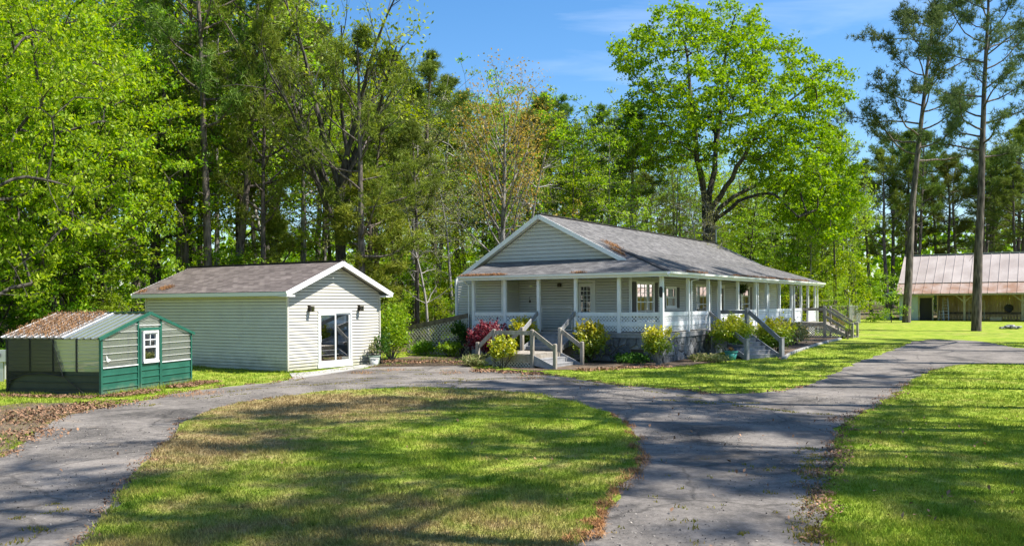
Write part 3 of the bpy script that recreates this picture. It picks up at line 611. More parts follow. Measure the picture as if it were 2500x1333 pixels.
# rakes (front and back): white boards
for x0 in (1.47, 26.1):
    a = Vector((x0, RIDGE_S, RIDGE_Z - .10))
    MB().beam(a, (x0, sv(1.5) - .02, mz(sv(1.5)) - .08), .04, .19).build('rake_board', M['white'], house)
    MB().beam(a, (x0, 11.15, 3.86 - .08), .04, .19).build('rake_board', M['white'], house)
MB().beam((1.66, RIDGE_S, RIDGE_Z - .16), (1.66, 11.0, 3.80), .36, .02).build('rake_soffit', M['soffit'], house)
MB().beam((1.66, RIDGE_S, RIDGE_Z - .16), (1.66, sv(1.5) + .1, mz(sv(1.5)) - .07), .36, .02).build('rake_soffit', M['soffit'], house)
# the gable wall
gzb = zs(1.85) - .03
lg = (RIDGE_Z - 3.88) / (11.1 - RIDGE_S)
def glim(z): return (RIDGE_S - (RIDGE_Z - .2 - z) / ks - 0, RIDGE_S + (RIDGE_Z - .2 - z) / lg)
course_boards(house, (1.85, 0, 0), Y1, -X1, 12, gzb, RIDGE_Z - .22, 0.175, M['siding_house'], lim=glim, proud=.02)
# walls
def shut(a0, a1, z0, z1, p0, d, n):
    f = obox(p0, d, n, a0, a1, z0, z1, .016, .04).build('shutter', M['dark'], house); m = MB(); z = z0 + .06
    while z < z1 - .08: obox(p0, d, n, a0 + .05, a1 - .05, z, z + .03, .04, .05, m); z += .06
    tag(m.build('slat', M['dark'], f), kind='stuff')
side_wins = [(2.9, 4.75, 1.75, 3.42, 4, 4, 1), (6.3, 7.5, 2.35, 3.25, 2, 2, 1), (10.4, 12.6, 1.5, 3.42, 4, 4, 0), (17.9, 19.5, 1.5, 3.42, 2, 4, 1)]
sop = [(w_[0] - 2.2, w_[1] - 2.2, w_[2], w_[3]) for w_ in side_wins] + [(13.7 - 2.2, 14.8 - 2.2, FL, 3.40)]
WT = 3.74
course_boards(house, (2.2, SW, 0), X1, -Y1, BW - 2.2, FL, WT, 0.122, M['siding_house'], openings=sop)
for (a0, a1, z0, z1, c_, r_, sh) in side_wins:
    cu = [(a0 + .05, a1 - .05, z1 - .75, z1 - .03), (a0 + .03, a0 + .35, z0 + .1, z1), (a1 - .35, a1 - .03, z0 + .1, z1)]
    window(house, (0, SW, 0), X1, -Y1, a0, a1, z0, z1, c_, r_, curtain=cu)
    if sh: shut(a0 - .52, a0 - .11, z0 - .05, z1 + .05, (0, SW, 0), X1, -Y1); shut(a1 + .11, a1 + .52, z0 - .05, z1 + .05, (0, SW, 0), X1, -Y1)
# front door in the side wall, with its frame, fan light and a wreath
fd = obox((0, SW, 0), X1, -Y1, 13.78, 14.72, FL + .02, 3.32, -.03, .0).build('front_door', M['wood_dark'], house)
obox((0, SW, 0), X1, -Y1, 14.0, 14.5, 2.0, 3.0, .002, .012).build('door_pane', M['glass'], fd)
MB().lathe([(.01, -.03), (.035, -.02), (.035, .02), (.01, .03)], (13.88, SW - .05, 2.28), 10).build('handle', M['bronze'], fd)
m = MB(); obox((0, SW, 0), X1, -Y1, 13.6, 13.76, FL, 3.42, -.03, .04, m); obox((0, SW, 0), X1, -Y1, 14.74, 14.9, FL, 3.42, -.03, .04, m); obox((0, SW, 0), X1, -Y1, 13.6, 14.9, 3.34, 3.5, -.03, .052, m); m.build('door_frame', M['white'], house)
# recessed front wall with the half glazed door
fop = [(4.2 - SW, 5.0 - SW, FL, 3.52)]
course_boards(house, (FW, SW, 0), Y1, -X1, 8.15 - SW, FL, WT, 0.122, M['siding_house'], openings=fop)
door = obox((FW, 0, 0), Y1, -X1, 4.24, 4.96, FL + .02, 3.46, -.03, .0).build('porch_door', M['soffit'], house)
obox((FW, 0, 0), Y1, -X1, 4.36, 4.84, 2.72, 3.30, .001, .008).build('pane', M['glass'], door); obox((FW, 0, 0), Y1, -X1, 4.36, 4.84, 2.06, 2.60, .001, .008).build('pane', M['glass'], door)
obox((FW, 0, 0), Y1, -X1, 4.35, 4.85, 2.05, 3.31, -.002, .0005).build('dark_interior', M['dark_room'], door)
m = MB()
for z in (2.05, 2.33, 2.60, 2.71, 2.90, 3.10, 3.30): obox((FW, 0, 0), Y1, -X1, 4.34, 4.86, z - .012, z + .012, .003, .018, m)
for a in (4.35, 4.52, 4.68, 4.85): obox((FW, 0, 0), Y1, -X1, a - .012, a + .012, 2.05, 3.31, .002, .02, m)
m.build('muntin', M['soffit'], door)
m = MB(); obox((FW, 0, 0), Y1, -X1, 4.10, 4.22, FL, 3.50, -.03, .04, m); obox((FW, 0, 0), Y1, -X1, 4.98, 5.10, FL, 3.50, -.03, .04, m); obox((FW, 0, 0), Y1, -X1, 4.10, 5.10, 3.48, 3.60, -.03, .05, m); m.build('door_frame', M['soffit'], house)
course_boards(house, (FWB, 8.15, 0), Y1, -X1, LW - 8.15, FL, WT, 0.122, M['siding_house'])                       # left bay in front
course_boards(house, (FWB, 8.15, 0), X1, -Y1, FW - FWB, FL, WT, 0.122, M['siding_house'])
course_boards(house, (FWB, LW, 0), X1, Y1, BW - FWB, .2, 3.86, 0.30, M['siding_house'])
course_boards(house, (BW, SW, 0), Y1, X1, LW - SW, .6, 4.6, 0.30, M['siding_house'])
for (x, y) in ((FW - .03, SW - .03), (FWB - .03, 8.12), (BW, SW - .03), (FWB - .03, LW)): MB().box((x, y, (FL + WT) / 2), (.1, .1, WT - FL)).build('corner_trim', M['porch_white'], house)
# porch floor, beam, ceiling, fascia, gutters
MB().bx(-.12, 26.0, -.10, SW + .2, FL - .05, FL).bx(-.12, FW + .2, SW + .2, 9.5, FL - .05, FL - .001).build('porch_floor', M['deck'], house)
MB().bx(-.09, 26.0, -.09, -.05, FL - .20, FL - .052).bx(-.09, -.05, -.049, 9.5, FL - .20, FL - .052).build('floor_fascia', M['wood_grey'], house)
MB().bx(-.08, 26.2, -.08, .08, BB, BB + .15).build('side_beam', M['porch_white'], house); MB().bx(-.08, .08, .082, 9.45, BB, BB + .15).build('front_beam', M['porch_white'], house)
MB().bx(-.40, 26.3, -.40, SW + .3, 3.755, 3.775).bx(-.40, FW + .3, SW + .3, 9.6, 3.755, 3.774).build('porch_ceiling', M['soffit'], house)
def gutter(a, b, up=True):
    a = Vector(a); b = Vector(b); t = (b - a).normalized(); out = t.cross(Z1); mb = MB()
    pr = [(0, 0), (0, -.12), (.05, -.125), (.10, -.08), (.115, 0), (.10, 0), (.085, -.07), (.045, -.105), (.012, -.10), (.012, 0)]
    vs = [p + out * x + Z1 * z for p in (a, b) for x, z in pr]; n = len(pr)
    mb.add(vs, [(i, (i + 1) % n, n + (i + 1) % n, n + i) for i in range(n)] + [tuple(range(n - 1, -1, -1)), tuple(range(n, 2 * n))])
    return mb
g1 = gutter((-.45, 9.75, EZ - .01), (-.45, -.45, EZ - .01)); g2 = gutter((-.45, -.45, EZ - .01), (26.6, -.45, EZ - .01))
g1.build('gutter', M['white'], house); g2.build('gutter', M['white'], house)
MB().bx(-.447, -.415, -.41, 9.7, EZ - .2, EZ - .015).bx(-.41, 26.5, -.447, -.415, EZ - .2, EZ - .015).build('fascia', M['porch_white'], house)
for (p, q) in (((3.1, -.42, 3.66), (3.1, -.10, 3.5)), ((14.9, -.42, 3.66), (14.9, -.1, 3.5)), ((20.4, -.42, 3.66), (20.4, -.1, 3.5))):
    MB().tube([p, (p[0], p[1] + .02, p[2] - .1), q, (q[0], q[1], FL + .1)], .035, 6).build('downspout', M['white'], house)
MB().tube([(26.3, -.48, 3.68), (26.3, -.46, 3.58), (26.2, -.12, 3.46), (26.2, -.12, .5)], .04, 6).build('downspout', M['white'], house)
MB().tube([(-.3, 9.6, 3.68), (-.2, 9.55, 3.5), (-.05, 9.5, 3.4), (-.05, 9.5, .2)], .035, 6).build('downspout', M['white'], house)
# posts
FRONT = [0.0, 1.9, 3.93, 5.78, 7.53, 9.25]
SIDE = [2.94, 5.49, 7.08, 9.8, 12.77, 13.15, 14.8, 17.4, 20.0, 20.5, 22.3, 24.05, 25.95]
def post(x, y, w_=.135):
    p = MB().bx(x - w_ / 2, x + w_ / 2, y - w_ / 2, y + w_ / 2, FL + .001, BB - .001).build('porch_post', M['porch_white'], house, bevel=.008)
for s in FRONT: post(0, s, .15 if s == 0 else .135)
for v in SIDE: post(v, 0, .11 if v in (13.15, 20.5) else .135)
# railings: top board, lattice, middle board, lattice
def bay(p0, d, n, a0, a1):
    obox(p0, d, n, a0, a1, 2.00, 2.16, -.025, .025).build('rail_board', M['porch_white'], house)
    obox(p0, d, n, a0, a1, 1.585, 1.75, -.025, .025).build('rail_board', M['porch_white'], house)
    lattice(house, p0, d, n, a0, a1, 1.74, 2.01, 'porch_white', wd=.034); lattice(house, p0, d, n, a0, a1, FL + .07, 1.595, 'porch_white', wd=.034)
for a, b in zip(FRONT[:-1], FRONT[1:]):
    if a == 3.93: continue
    bay((0, 0, 0), Y1, -X1, a + .07, b - .07)
for a, b in ((0, 2.94), (2.94, 5.49)): bay((0, 0, 0), X1, -Y1, a + .07, b - .07)
for a, b in ((7.08, 9.8), (9.8, 12.77), (13.15, 14.8), (14.8, 17.4), (17.4, 20.0), (20.5, 22.3), (24.05, 25.95)):
    course_boards(house, (a + .07, 0, 0), X1, -Y1, b - a - .14, FL + .03, 2.02, 0.30, M['porch_white'], name='half_wall_board', proud=.022)
    obox((0, 0, 0), X1, -Y1, a + .07, b - .07, 2.02, 2.17, -.04, .045).build('half_wall_cap', M['porch_white'], house)
# gate of thin metal tube across the front opening
m = MB(); m.tube([(-.05, 4.1, FL + .1), (-.05, 4.1, 2.38), (-.05, 5.6, 2.38), (-.05, 5.6, FL + .1), (-.05, 4.1, FL + .1)], .02, 6); m.build('porch_gate', M['steel'], house)
# stone foundation of the porch
found = obox((0, 0, 0), Y1, -X1, -.02, 9.4, -.1, FL - .19, -.22, -.02).add(*(lambda q: (q.v, q.f))(obox((0, 0, 0), X1, -Y1, -.0, 26, -.1, FL - .19, -.2, -.02))).build('foundation', M['mortar'], house)
def stones(p0, d, n, L_, H, seed, size=.38, hole=None):
    r = random.Random(seed); pts = []; ny = max(2, int(H / size)); nx = int(L_ / size)
    for j in range(-1, ny + 1):
        for i in range(-1, nx + 1): pts.append(((i + .5 + (j % 2) * .4 + r.uniform(-.38, .38)) * size, (j + .5 + r.uniform(-.38, .38)) * size))
    for (x, y) in pts:
        poly = [(0, 0), (L_, 0), (L_, H), (0, H)]
        if not (0 <= x <= L_ and 0 <= y <= H): continue
        for (u, v) in pts:
            if (u, v) == (x, y) or (u - x) ** 2 + (v - y) ** 2 > (3.2 * size) ** 2: continue
            mx_, my_ = (x + u) / 2, (y + v) / 2; dx, dy = u - x, v - y; o = []
            for i in range(len(poly)):
                a = poly[i]; b = poly[(i + 1) % len(poly)]; fa = (a[0] - mx_) * dx + (a[1] - my_) * dy; fb = (b[0] - mx_) * dx + (b[1] - my_) * dy
                if fa <= 0: o.append(a)
                if (fa < 0) != (fb < 0) and fa != fb: t = fa / (fa - fb); o.append((a[0] + t * (b[0] - a[0]), a[1] + t * (b[1] - a[1])))
            poly = o
            if len(poly) < 3: break
        if len(poly) < 3: continue
        cx_ = sum(p[0] for p in poly) / len(poly); cy_ = sum(p[1] for p in poly) / len(poly)
        if hole and hole[0] - .1 < cx_ < hole[1] + .1 and hole[2] - .08 < cy_ < hole[3] + .08: continue
        if len(poly) > 3: poly = [q for i, q in enumerate(poly) if math.dist(q, poly[i - 1]) > .03]
        if len(poly) < 3: continue
        sh = lambda q, f_, dd: (cx_ + (q[0] - cx_) * f_ - 0, cy_ + (q[1] - cy_) * f_)
        rad = sum(math.dist(q, (cx_, cy_)) for q in poly) / len(poly); f1 = max(.5, 1 - .020 / rad); f2 = max(.4, 1 - .055 / rad); th = r.uniform(.03, .065)
        w3 = lambda q, off: Vector(p0) + Vector(d) * q[0] + Z1 * q[1] + Vector(n) * off
        k_ = len(poly); vs = [w3(sh(q, f1, 0), -.03) for q in poly] + [w3(sh(q, f1, 0), th * .6) for q in poly] + [w3(sh(q, f2, 0), th + r.uniform(-.008, .008)) for q in poly]
        fs = [(i, (i + 1) % k_, k_ + (i + 1) % k_, k_ + i) for i in range(k_)] + [(k_ + i, k_ + (i + 1) % k_, 2 * k_ + (i + 1) % k_, 2 * k_ + i) for i in range(k_)] + [tuple(range(2 * k_, 3 * k_))]
        MB().add(vs, fs).build('stone', M['stone'], found)
stones((0, 0, 0), Y1, -X1, 3.4, 1.12, 11, hole=(.82, 1.34, .30, .62))
stones((0, 0, 0), X1, -Y1, 6.4, 1.12, 12)
v_ = obox((0, 0, 0), Y1, -X1, .80, 1.36, .28, .64, -.02, .05).build('crawl_vent', M['bronze'], found)
# fittings under the porch
m = MB().lathe([(.0, .0), (.09, 0), (.10, .14), (.05, .18), (0, .18)], (FW - .12, 5.9, 3.3), 12); m.build('porch_light', M['bronze'], house)
m = MB().add([(-.09 - .008 * 0, .0 + .0 + .05 * math.cos(a) * 1.0, 3.02 + (.16 if abs(math.sin(a)) > .3 else .12) * math.sin(a)) for a in [i * math.pi / 10 for i in range(20)]], [tuple(range(20))])
plq = MB(); ring = [(.075 * math.copysign(abs(math.cos(a)) ** .6, math.cos(a)), .22 * math.copysign(abs(math.sin(a)) ** .8, math.sin(a))) for a in [i * math.pi / 12 for i in range(24)]]
plq.prism([(-.078, y, 2.98 + z) for y, z in ring], (-.03, 0, 0)); pl = plq.build('plaque', M['black'], house)
swirl = [(.0 + .035 * math.sin(t * 2.2) * (1 - t / 9), -.15 + .3 * t / 7.0) for t in [i * .35 for i in range(21)]]
MB().tube([(-.112, y, 2.98 + z) for y, z in swirl], .007, 5).build('scroll_ornament', M['bronze'], pl)
ant = MB().tube([(26.0, RIDGE_S, RIDGE_Z), (26.0, RIDGE_S, RIDGE_Z + 1.05)], .05, 8); ant.tube([(26.0, RIDGE_S, RIDGE_Z + .95), (26.0, RIDGE_S - .35, RIDGE_Z + 1.15)], .04, 6)
ant.lathe([(0, 0), (.28, .03), (.33, .07), (.27, .10), (0, .11)], (26.0, RIDGE_S + .1, RIDGE_Z + 1.1), 14); ant.build('roof_vent', M['steel'], house)
# ------------------------------------------------------------------ front steps with landing (house axes)
def wood_post(x, y, z0, z1, parent, mat='wood', w_=.125):
    p = MB().bx(x - w_ / 2, x + w_ / 2, y - w_ / 2, y + w_ / 2, z0, z1 - .035)
    h = w_ / 2; p.add([(x - h, y - h, z1 - .035), (x + h, y - h, z1 - .035), (x + h, y + h, z1 - .035), (x - h, y + h, z1 - .035), (x - h * .55, y - h * .55, z1), (x + h * .55, y - h * .55, z1), (x + h * .55, y + h * .55, z1), (x - h * .55, y + h * .55, z1)],
                      [(0, 1, 5, 4), (1, 2, 6, 5), (2, 3, 7, 6), (3, 0, 4, 7), (4, 5, 6, 7)])
    p.build('post', M[mat], parent)
def flight(parent, top, bot, wdir, width, n, z0, z1, mat, tread=.035):
    """n risers from bot (z0) up to top (z1); width along wdir from the given side"""
    top = Vector((top[0], top[1], 0)); bot = Vector((bot[0], bot[1], 0)); e = (bot - top) / n; wd = Vector((wdir[0], wdir[1], 0)).normalized() * width; ed = e.normalized()
    for i in range(n):
        z = z1 - (z1 - z0) * (i + 1) / n; a = top + e * i; b = top + e * (i + 1)
        if i < n - 1 or z > z0 + .02:
            q = [a - ed * .0, a + wd, b + wd + ed * .03, b + ed * .03]
            MB().prism([(p.x, p.y, z - tread) for p in q], (0, 0, tread)).build('tread', M[mat], parent)
        zr = z1 - (z1 - z0) * i / n - tread - .002
        q = [a + ed * .0, a + wd, a + wd + ed * .022, a + ed * .022]
        MB().prism([(p.x, p.y, z + .001) for p in q], (0, 0, zr - z - .002)).build('riser', M[mat], parent)
    for k in (0, 1):
        o = wd * k + (wd.normalized() * (-.045 if k == 0 else .005)); a = top + o; b = bot + o; t = wd.normalized() * .04
        pts = [Vector((a.x, a.y, z1 - .02)), Vector((b.x, b.y, z0 + .12)), Vector((b.x, b.y, z0)), Vector((b.x, b.y, z0)) - e * .5, Vector((a.x, a.y, z1 - .42))]
        MB().prism(pts, t).build('stringer', M[mat], parent)
fs_ = thing('porch_steps', 'weathered wooden front steps with railed landing before the porch gate', 'steps', C0, RZ)
LZ = .60; S0, S1, V0, V1 = 3.5, 5.25, -4.4, -2.2
nb = 12
for i in range(nb):
    x0 = V0 + (V1 - V0) * i / nb; MB().bx(x0 + .004, x0 + (V1 - V0) / nb - .004, S0, S1, LZ - .035, LZ).build('landing_board', M['wood'], fs_)
MB().bx(V0 - .03, V0, S0 - .02, S1 + .02, LZ - .16, LZ - .04).build('landing_skirt', M['wood'], fs_); MB().bx(V0 - .028, V0, S0 - .02, S1 + .02, LZ - .30, LZ - .165).build('landing_skirt', M['wood'], fs_)
MB().bx(V0, V1, S0 - .03, S0, LZ - .20, LZ - .04).build('landing_skirt', M['wood'], fs_); MB().bx(V0, V1, S1, S1 + .03, LZ - .20, LZ - .04).build('landing_skirt', M['wood'], fs_)
lattice(fs_, (V0, 0, 0), Y1, -X1, S0, S1, .02, LZ - .30, 'lattice_tan', pitch=.14)
flight(fs_, (0.0 - .02, 3.95), (V1 + .3, 3.72), (0, 1), 1.75, 5, LZ, FL - .03, 'wood_grey')
flight(fs_, (V0 + .05, S0), (V0 + .05, 2.5), (1, 0), 2.1, 3, .02, LZ, 'wood_grey')
flight(fs_, (V0 + .05, S1), (V0 + .05, 6.1), (1, 0), 2.1, 3, .02, LZ, 'wood_grey')
RA = LZ + .95
for (x, y, z0, z1) in ((V0, S0, .05, RA), (V0, S1, .05, RA), (V1, S0, .05, RA + .02), (V1, S1 + .05, .05, RA + .02), (V0, 2.5, 0, 1.02), (V1 + .0, 2.5, 0, 1.02), (V0 + .1, 6.1, 0, 1.02), (V1, 6.15, 0, 1.02)):
    wood_post(x, y, z0, z1, fs_)
def rail(a, b, parent, mat='wood', h_=.16, w_=.05): MB().beam(a, b, w_, h_).build('handrail', M[mat], parent)
rail((V0, S0 + .06, RA - .14), (V0, S1 - .06, RA - .14), fs_); rail((V0, S0 - .06, RA - .12), (V0, 2.56, .84), fs_); rail((V1, S0 - .06, RA - .12), (V1, 2.56, .84), fs_)
rail((V0 + .01, S1 + .06, RA - .12), (V0 + .1, 6.04, .84), fs_); rail((V1, S1 + .11, RA - .12), (V1, 6.09, .84), fs_)
rail((V1 + .06, S0 + .01, RA - .14), (-.09, 3.93, 2.12), fs_, 'wood_grey', .19); rail((V1 + .06, S1 + .04, RA - .14), (-.09, 5.78, 2.12), fs_, 'wood_grey', .19)

# ------------------------------------------------------------------ side steps (turned towards the drive)
ss = thing('porch_steps', 'grey painted wooden side steps facing the driveway beside potted shrub', 'steps')
E = Vector((math.sin(R(148)), math.cos(R(148)), 0)); Wd = Vector((math.sin(R(58)), math.cos(R(58)), 0))
B0 = Vector((10.0, 37.25, 0)); T0 = B0 - E * 2.0; zb = gz(37.5)
LBz = FL - .03
p1 = HW(5.55, .0); p2 = HW(7.05, .0)
poly = [T0, T0 + Wd * 2.1, p2 + Vector((.75, .2, 0)), p2, p1]
MB().prism([(q.x, q.y, LBz - .04) for q in poly], (0, 0, .04)).build('landing_board', M['wood_grey'], ss)
flight(ss, T0, B0, Wd, 2.05, 7, zb, LBz, 'wood_grey')
def wpost(p, z0, z1, w_=.16, mat='wood_grey'):
    m = MB().box((p.x, p.y, (z0 + z1) / 2), (w_, w_, z1 - z0), rz=R(32)); m.box((p.x, p.y, z1 + .01), (w_ + .03, w_ + .03, .02), rz=R(32)); m.build('post', M[mat], ss)
wpost(B0 - Wd * .06, 0, .98); wpost(B0 + Wd * 2.12, 0, .98); wpost(T0 + Wd * 2.12, 0, FL + .98); wpost(T0 - Wd * .06, .0, FL + .1, .1)
def wr(a, b, h_=.17): MB().beam(a, b, .05, h_).build('handrail', M['wood_grey'], ss)
wr(T0 + Wd * 2.12 + E * .1 + Z1 * (FL + .82), B0 + Wd * 2.12 - E * .06 + Z1 * .86, .2); wr(Vector(p1) + E * .02 + Z1 * (FL + .78), B0 - Wd * .06 - E * .05 + Z1 * .84, .19)
wr(p2 + Z1 * (FL + .80) + Vector((.06, -.05, 0)), T0 + Wd * 2.12 + Z1 * (FL + .80) - E * .06, .16)

# ------------------------------------------------------------------ far side steps
fr = thing('porch_steps', 'small weathered wooden steps at the far end of the side porch', 'steps', C0, RZ)
g0 = gz(54.5)
MB().bx(22.4, 24.0, -1.35, -.1, FL - .04, FL).build('landing_board', M['wood'], fr); MB().bx(22.37, 22.4, -1.37, -.1, FL - .24, FL - .045).build('landing_skirt', M['wood'], fr); MB().bx(22.37, 24.0, -1.40, -1.37, FL - .24, FL - .045).build('landing_skirt', M['wood'], fr)
flight(fr, (22.45, -1.37), (22.45, -2.9), (1, 0), 1.5, 5, g0, FL - .02, 'wood')
wood_post(22.42, -1.4, g0, FL + .98, fr, w_=.17); wood_post(22.42, -3.0, g0, g0 + .95, fr, w_=.15); wood_post(24.0, -1.4, g0, FL + .98, fr); wood_post(24.0, -3.0, g0, g0 + .95, fr)
wood_post(22.42, -2.2, g0 + .2, g0 + .95, fr, w_=.10)
rail((22.42, -.1, FL + .80), (22.42, -1.33, FL + .80), fr, h_=.17); rail((22.42, -1.46, FL + .82), (22.42, -2.94, g0 + .80), fr, h_=.15); rail((22.42, -1.46, FL + .36), (22.42, -2.94, g0 + .36), fr, h_=.15); rail((24.0, -1.46, FL + .82), (24.0, -2.94, g0 + .80), fr, h_=.15)
lattice(fr, (22.36, 0, 0), Y1, -X1, -2.35, -.3, g0 + .02, FL - .25, 'lattice_tan', ztop=lambda a: FL - .25 if a > -1.4 else FL - .25 + (a + 1.4) * .62)

# ------------------------------------------------------------------ ramp with lattice skirt at the left of the porch
rp_ = thing('porch_ramp', 'wooden ramp with tan lattice skirt left of the porch', 'ramp', C0, RZ)
zt = lambda a: 2.02 - (a - 9.5) * .172
lattice(rp_, (0, 0, 0), Y1, -X1, 9.55, 13.2, .05, 2.2, 'lattice_tan', pitch=.19, wd=.042, ztop=lambda a: zt(a) - .1)
MB().beam((0, 9.5, zt(9.5)), (0, 13.25, zt(13.25)), .05, .21).build('top_board', M['wood_dark'], rp_)
MB().prism([(.1, 9.5, 1.2), (.1, 13.2, .35), (1.3, 13.2, .35), (1.3, 9.5, 1.2)], (0, 0, .04)).build('ramp_deck', M['wood'], rp_)
MB().prism([(.62, 9.5, .0), (.62, 13.2, .0), (.62, 13.2, .42), (.62, 9.5, 1.22)], (.03, 0, 0)).build('shade_backing', M['wood_dark'], rp_)  # added dark sheet, stands for the shade behind the lattice
for a in (9.58, 11.3, 13.15): MB().bx(.03, .12, a - .045, a + .045, .0, zt(a) - .1).build('post', M['wood_dark'], rp_)
MB().beam((1.3, 9.5, zt(9.5)), (1.3, 13.25, zt(13.25)), .05, .19).build('top_board', M['wood_dark'], rp_)

# ------------------------------------------------------------------ the shed: local x = gable side, y = long side
SC = (-8.3, 32.4, 0.0)
shed = thing('shed', 'grey clapboard garden building with sliding glass door and shingle gable roof', 'shed', SC, RZ)
SL, SWd, SH, SR = 8.3, 5.12, 2.95, 4.25
course_boards(shed, (0, 0, 0), Y1, -X1, SL, .10, SH, .122, M['siding'])
rr = (SR - 3.03) / (SWd / 2 + .4); wt = lambda x: 3.03 + rr * (x + .4) - .16
inv = lambda z: (z + .16 - 3.03) / rr - .4
dw = (1.55, 3.42, .22, 2.28)
course_boards(shed, (0, 0, 0), X1, -Y1, SWd, .10, SR - .2, .122, M['siding'], openings=[dw], lim=lambda z: (max(0.0, inv(z)), min(SWd, SWd - inv(z))))
course_boards(shed, (SWd, 0, 0), Y1, X1, SL, .10, SH, .3, M['siding']); course_boards(shed, (0, SL, 0), X1, Y1, SWd, .10, SR - .2, .3, M['siding'], lim=lambda z: (max(0.0, inv(z)), min(SWd, SWd - inv(z))))
MB().bx(.03, SWd - .03, .03, SL - .03, -.05, .10).build('slab', M['concrete'], shed)
for (x, y) in ((-.015, -.015), (SWd + .015, -.015), (-.015, SL + .015), (SWd + .015, SL + .015)): MB().bx(x - .035, x + .035, y - .035, y + .035, .08, SH + .02).build('corner_trim', M['siding'], shed)
sr_ = MB(); OV = .38
A = [(-.4, SL + .44, 3.03), (-.4, -OV, 3.03), (SWd / 2, -OV, SR), (SWd / 2, SL + .44, SR)]; Bp = [(SWd + .4, -OV, 3.03), (SWd + .4, SL + .44, 3.03), (SWd / 2, SL + .44, SR), (SWd / 2, -OV, SR)]
shingle_roof(sr_, A); shingle_roof(sr_, Bp); ro = sr_.build('roof', M['shingle_shed'], shed)
m = MB(); slab(m, [(-.38, SL + .42, 3.03), (-.38, -OV + .02, 3.03), (SWd / 2, -OV + .02, SR), (SWd / 2, SL + .42, SR)], .05); slab(m, [(SWd + .38, -OV + .02, 3.03), (SWd + .38, SL + .42, 3.03), (SWd / 2, SL + .42, SR), (SWd / 2, -OV + .02, SR)], .05); m.build('roof_deck', M['soffit'], shed)
MB().beam((SWd / 2, -OV, SR + .02), (SWd / 2, SL + .44, SR + .02), .26, .025).build('ridge_cap', M['shingle_shed'], ro)
for sg in (0, 1):
    xe = -.42 if sg == 0 else SWd + .42
    MB().beam((SWd / 2, -OV - .02, SR - .10), (xe, -OV - .02, 3.03 - .10), .035, .19).build('rake_board', M['white'], shed)
    MB().beam((SWd / 2, SL + .45, SR - .10), (xe, SL + .45, 3.03 - .10), .035, .19).build('rake_board', M['white'], shed)
    x0, x1 = (-.42, 0) if sg == 0 else (SWd, SWd + .42)
    MB().bx(x0 if sg == 0 else x1 - .03, x0 + .03 if sg == 0 else x1, -OV, SL + .43, 2.86, 3.01).build('fascia', M['soffit'], shed)
    MB().bx(x0, x1, .02, SL + .4, 2.86, 2.875).build('soffit', M['soffit'], shed)
    MB().bx(x0, x1, -OV - .02, .018, 2.84, 2.90).build('eave_return', M['white'], shed)
# sliding door
sd = MB(); obox((0, 0, 0), X1, -Y1, dw[0] - .0, dw[0] + .07, dw[2], dw[3], -.04, .045, sd); obox((0, 0, 0), X1, -Y1, dw[1] - .07, dw[1], dw[2], dw[3], -.04, .045, sd)
obox((0, 0, 0), X1, -Y1, dw[0], dw[1], dw[3] - .07, dw[3] + .03, -.04, .05, sd); obox((0, 0, 0), X1, -Y1, dw[0] - .03, dw[1] + .03, dw[2] - .12, dw[2] + .05, -.04, .06, sd)
sdo = sd.build('sliding_door', M['white'], shed); mid = (dw[0] + dw[1]) / 2
for k_, (a, b, o) in enumerate(((dw[0] + .07, mid + .04, .012), (mid - .04, dw[1] - .07, -.02))):
    m = MB(); obox((0, 0, 0), X1, -Y1, a, a + .07, dw[2] + .05, dw[3] - .07, o, o + .025, m); obox((0, 0, 0), X1, -Y1, b - .07, b, dw[2] + .05, dw[3] - .07, o, o + .025, m)
    obox((0, 0, 0), X1, -Y1, a + .07, b - .07, dw[2] + .05, dw[2] + .14, o, o + .025, m); obox((0, 0, 0), X1, -Y1, a + .07, b - .07, dw[3] - .14, dw[3] - .07, o, o + .025, m); m.build('door_sash', M['white'], sdo)
    obox((0, 0, 0), X1, -Y1, a + .07, b - .07, dw[2] + .14, dw[3] - .14, o + .008, o + .014).build('pane', M['glass'], sdo)
    m = MB(); z = dw[2] + .15
    while z < dw[3] - .15: obox((0, 0, 0), X1, -Y1, a + .07, b - .07, z, z + .028, o - .045, o - .038, m); z += .036
    tag(m.build('blind', M['blind'], sdo), kind='stuff')
obox((0, 0, 0), X1, -Y1, dw[0] + .1, dw[0] + .125, 1.1, 1.35, .04, .07).build('handle', M['white'], sdo)
obox((0, 0, 0), X1, -Y1, dw[0], dw[1], dw[2], dw[3], -.45, -.43).build('dark_interior', M['dark_room'], sdo)
for x, lb in ((1.08, 'bronze wall lantern left of the sliding glass door on the grey shed'), (3.86, 'bronze wall lantern right of the sliding glass door on the grey shed')):
    t = thing('wall_lantern', lb, 'lantern', tuple(Matrix.Translation(SC) @ Matrix.Rotation(RZ, 4, 'Z') @ Vector((x, -.02, 2.40))), RZ, 'lanterns beside the sliding door')
    MB().bx(-.06, .06, -.03, .01, -.12, .14).build('back_plate', M['bronze'], t)
    MB().bx(-.02, .02, -.14, -.03, .05, .08).build('bracket', M['bronze'], t)
    MB().bx(-.075, .075, -.22, -.08, .06, .09).bx(-.07, .07, -.215, -.085, -.12, -.10).bx(-.07, -.055, -.215, -.20, -.1, .06).bx(.055, .07, -.215, -.20, -.1, .06).bx(-.07, -.055, -.10, -.085, -.1, .06).bx(.055, .07, -.10, -.085, -.1, .06).build('lamp_cage', M['bronze'], t)
    MB().bx(-.053, .053, -.197, -.102, -.099, .058).build('lamp_glass', M['glass'], t)

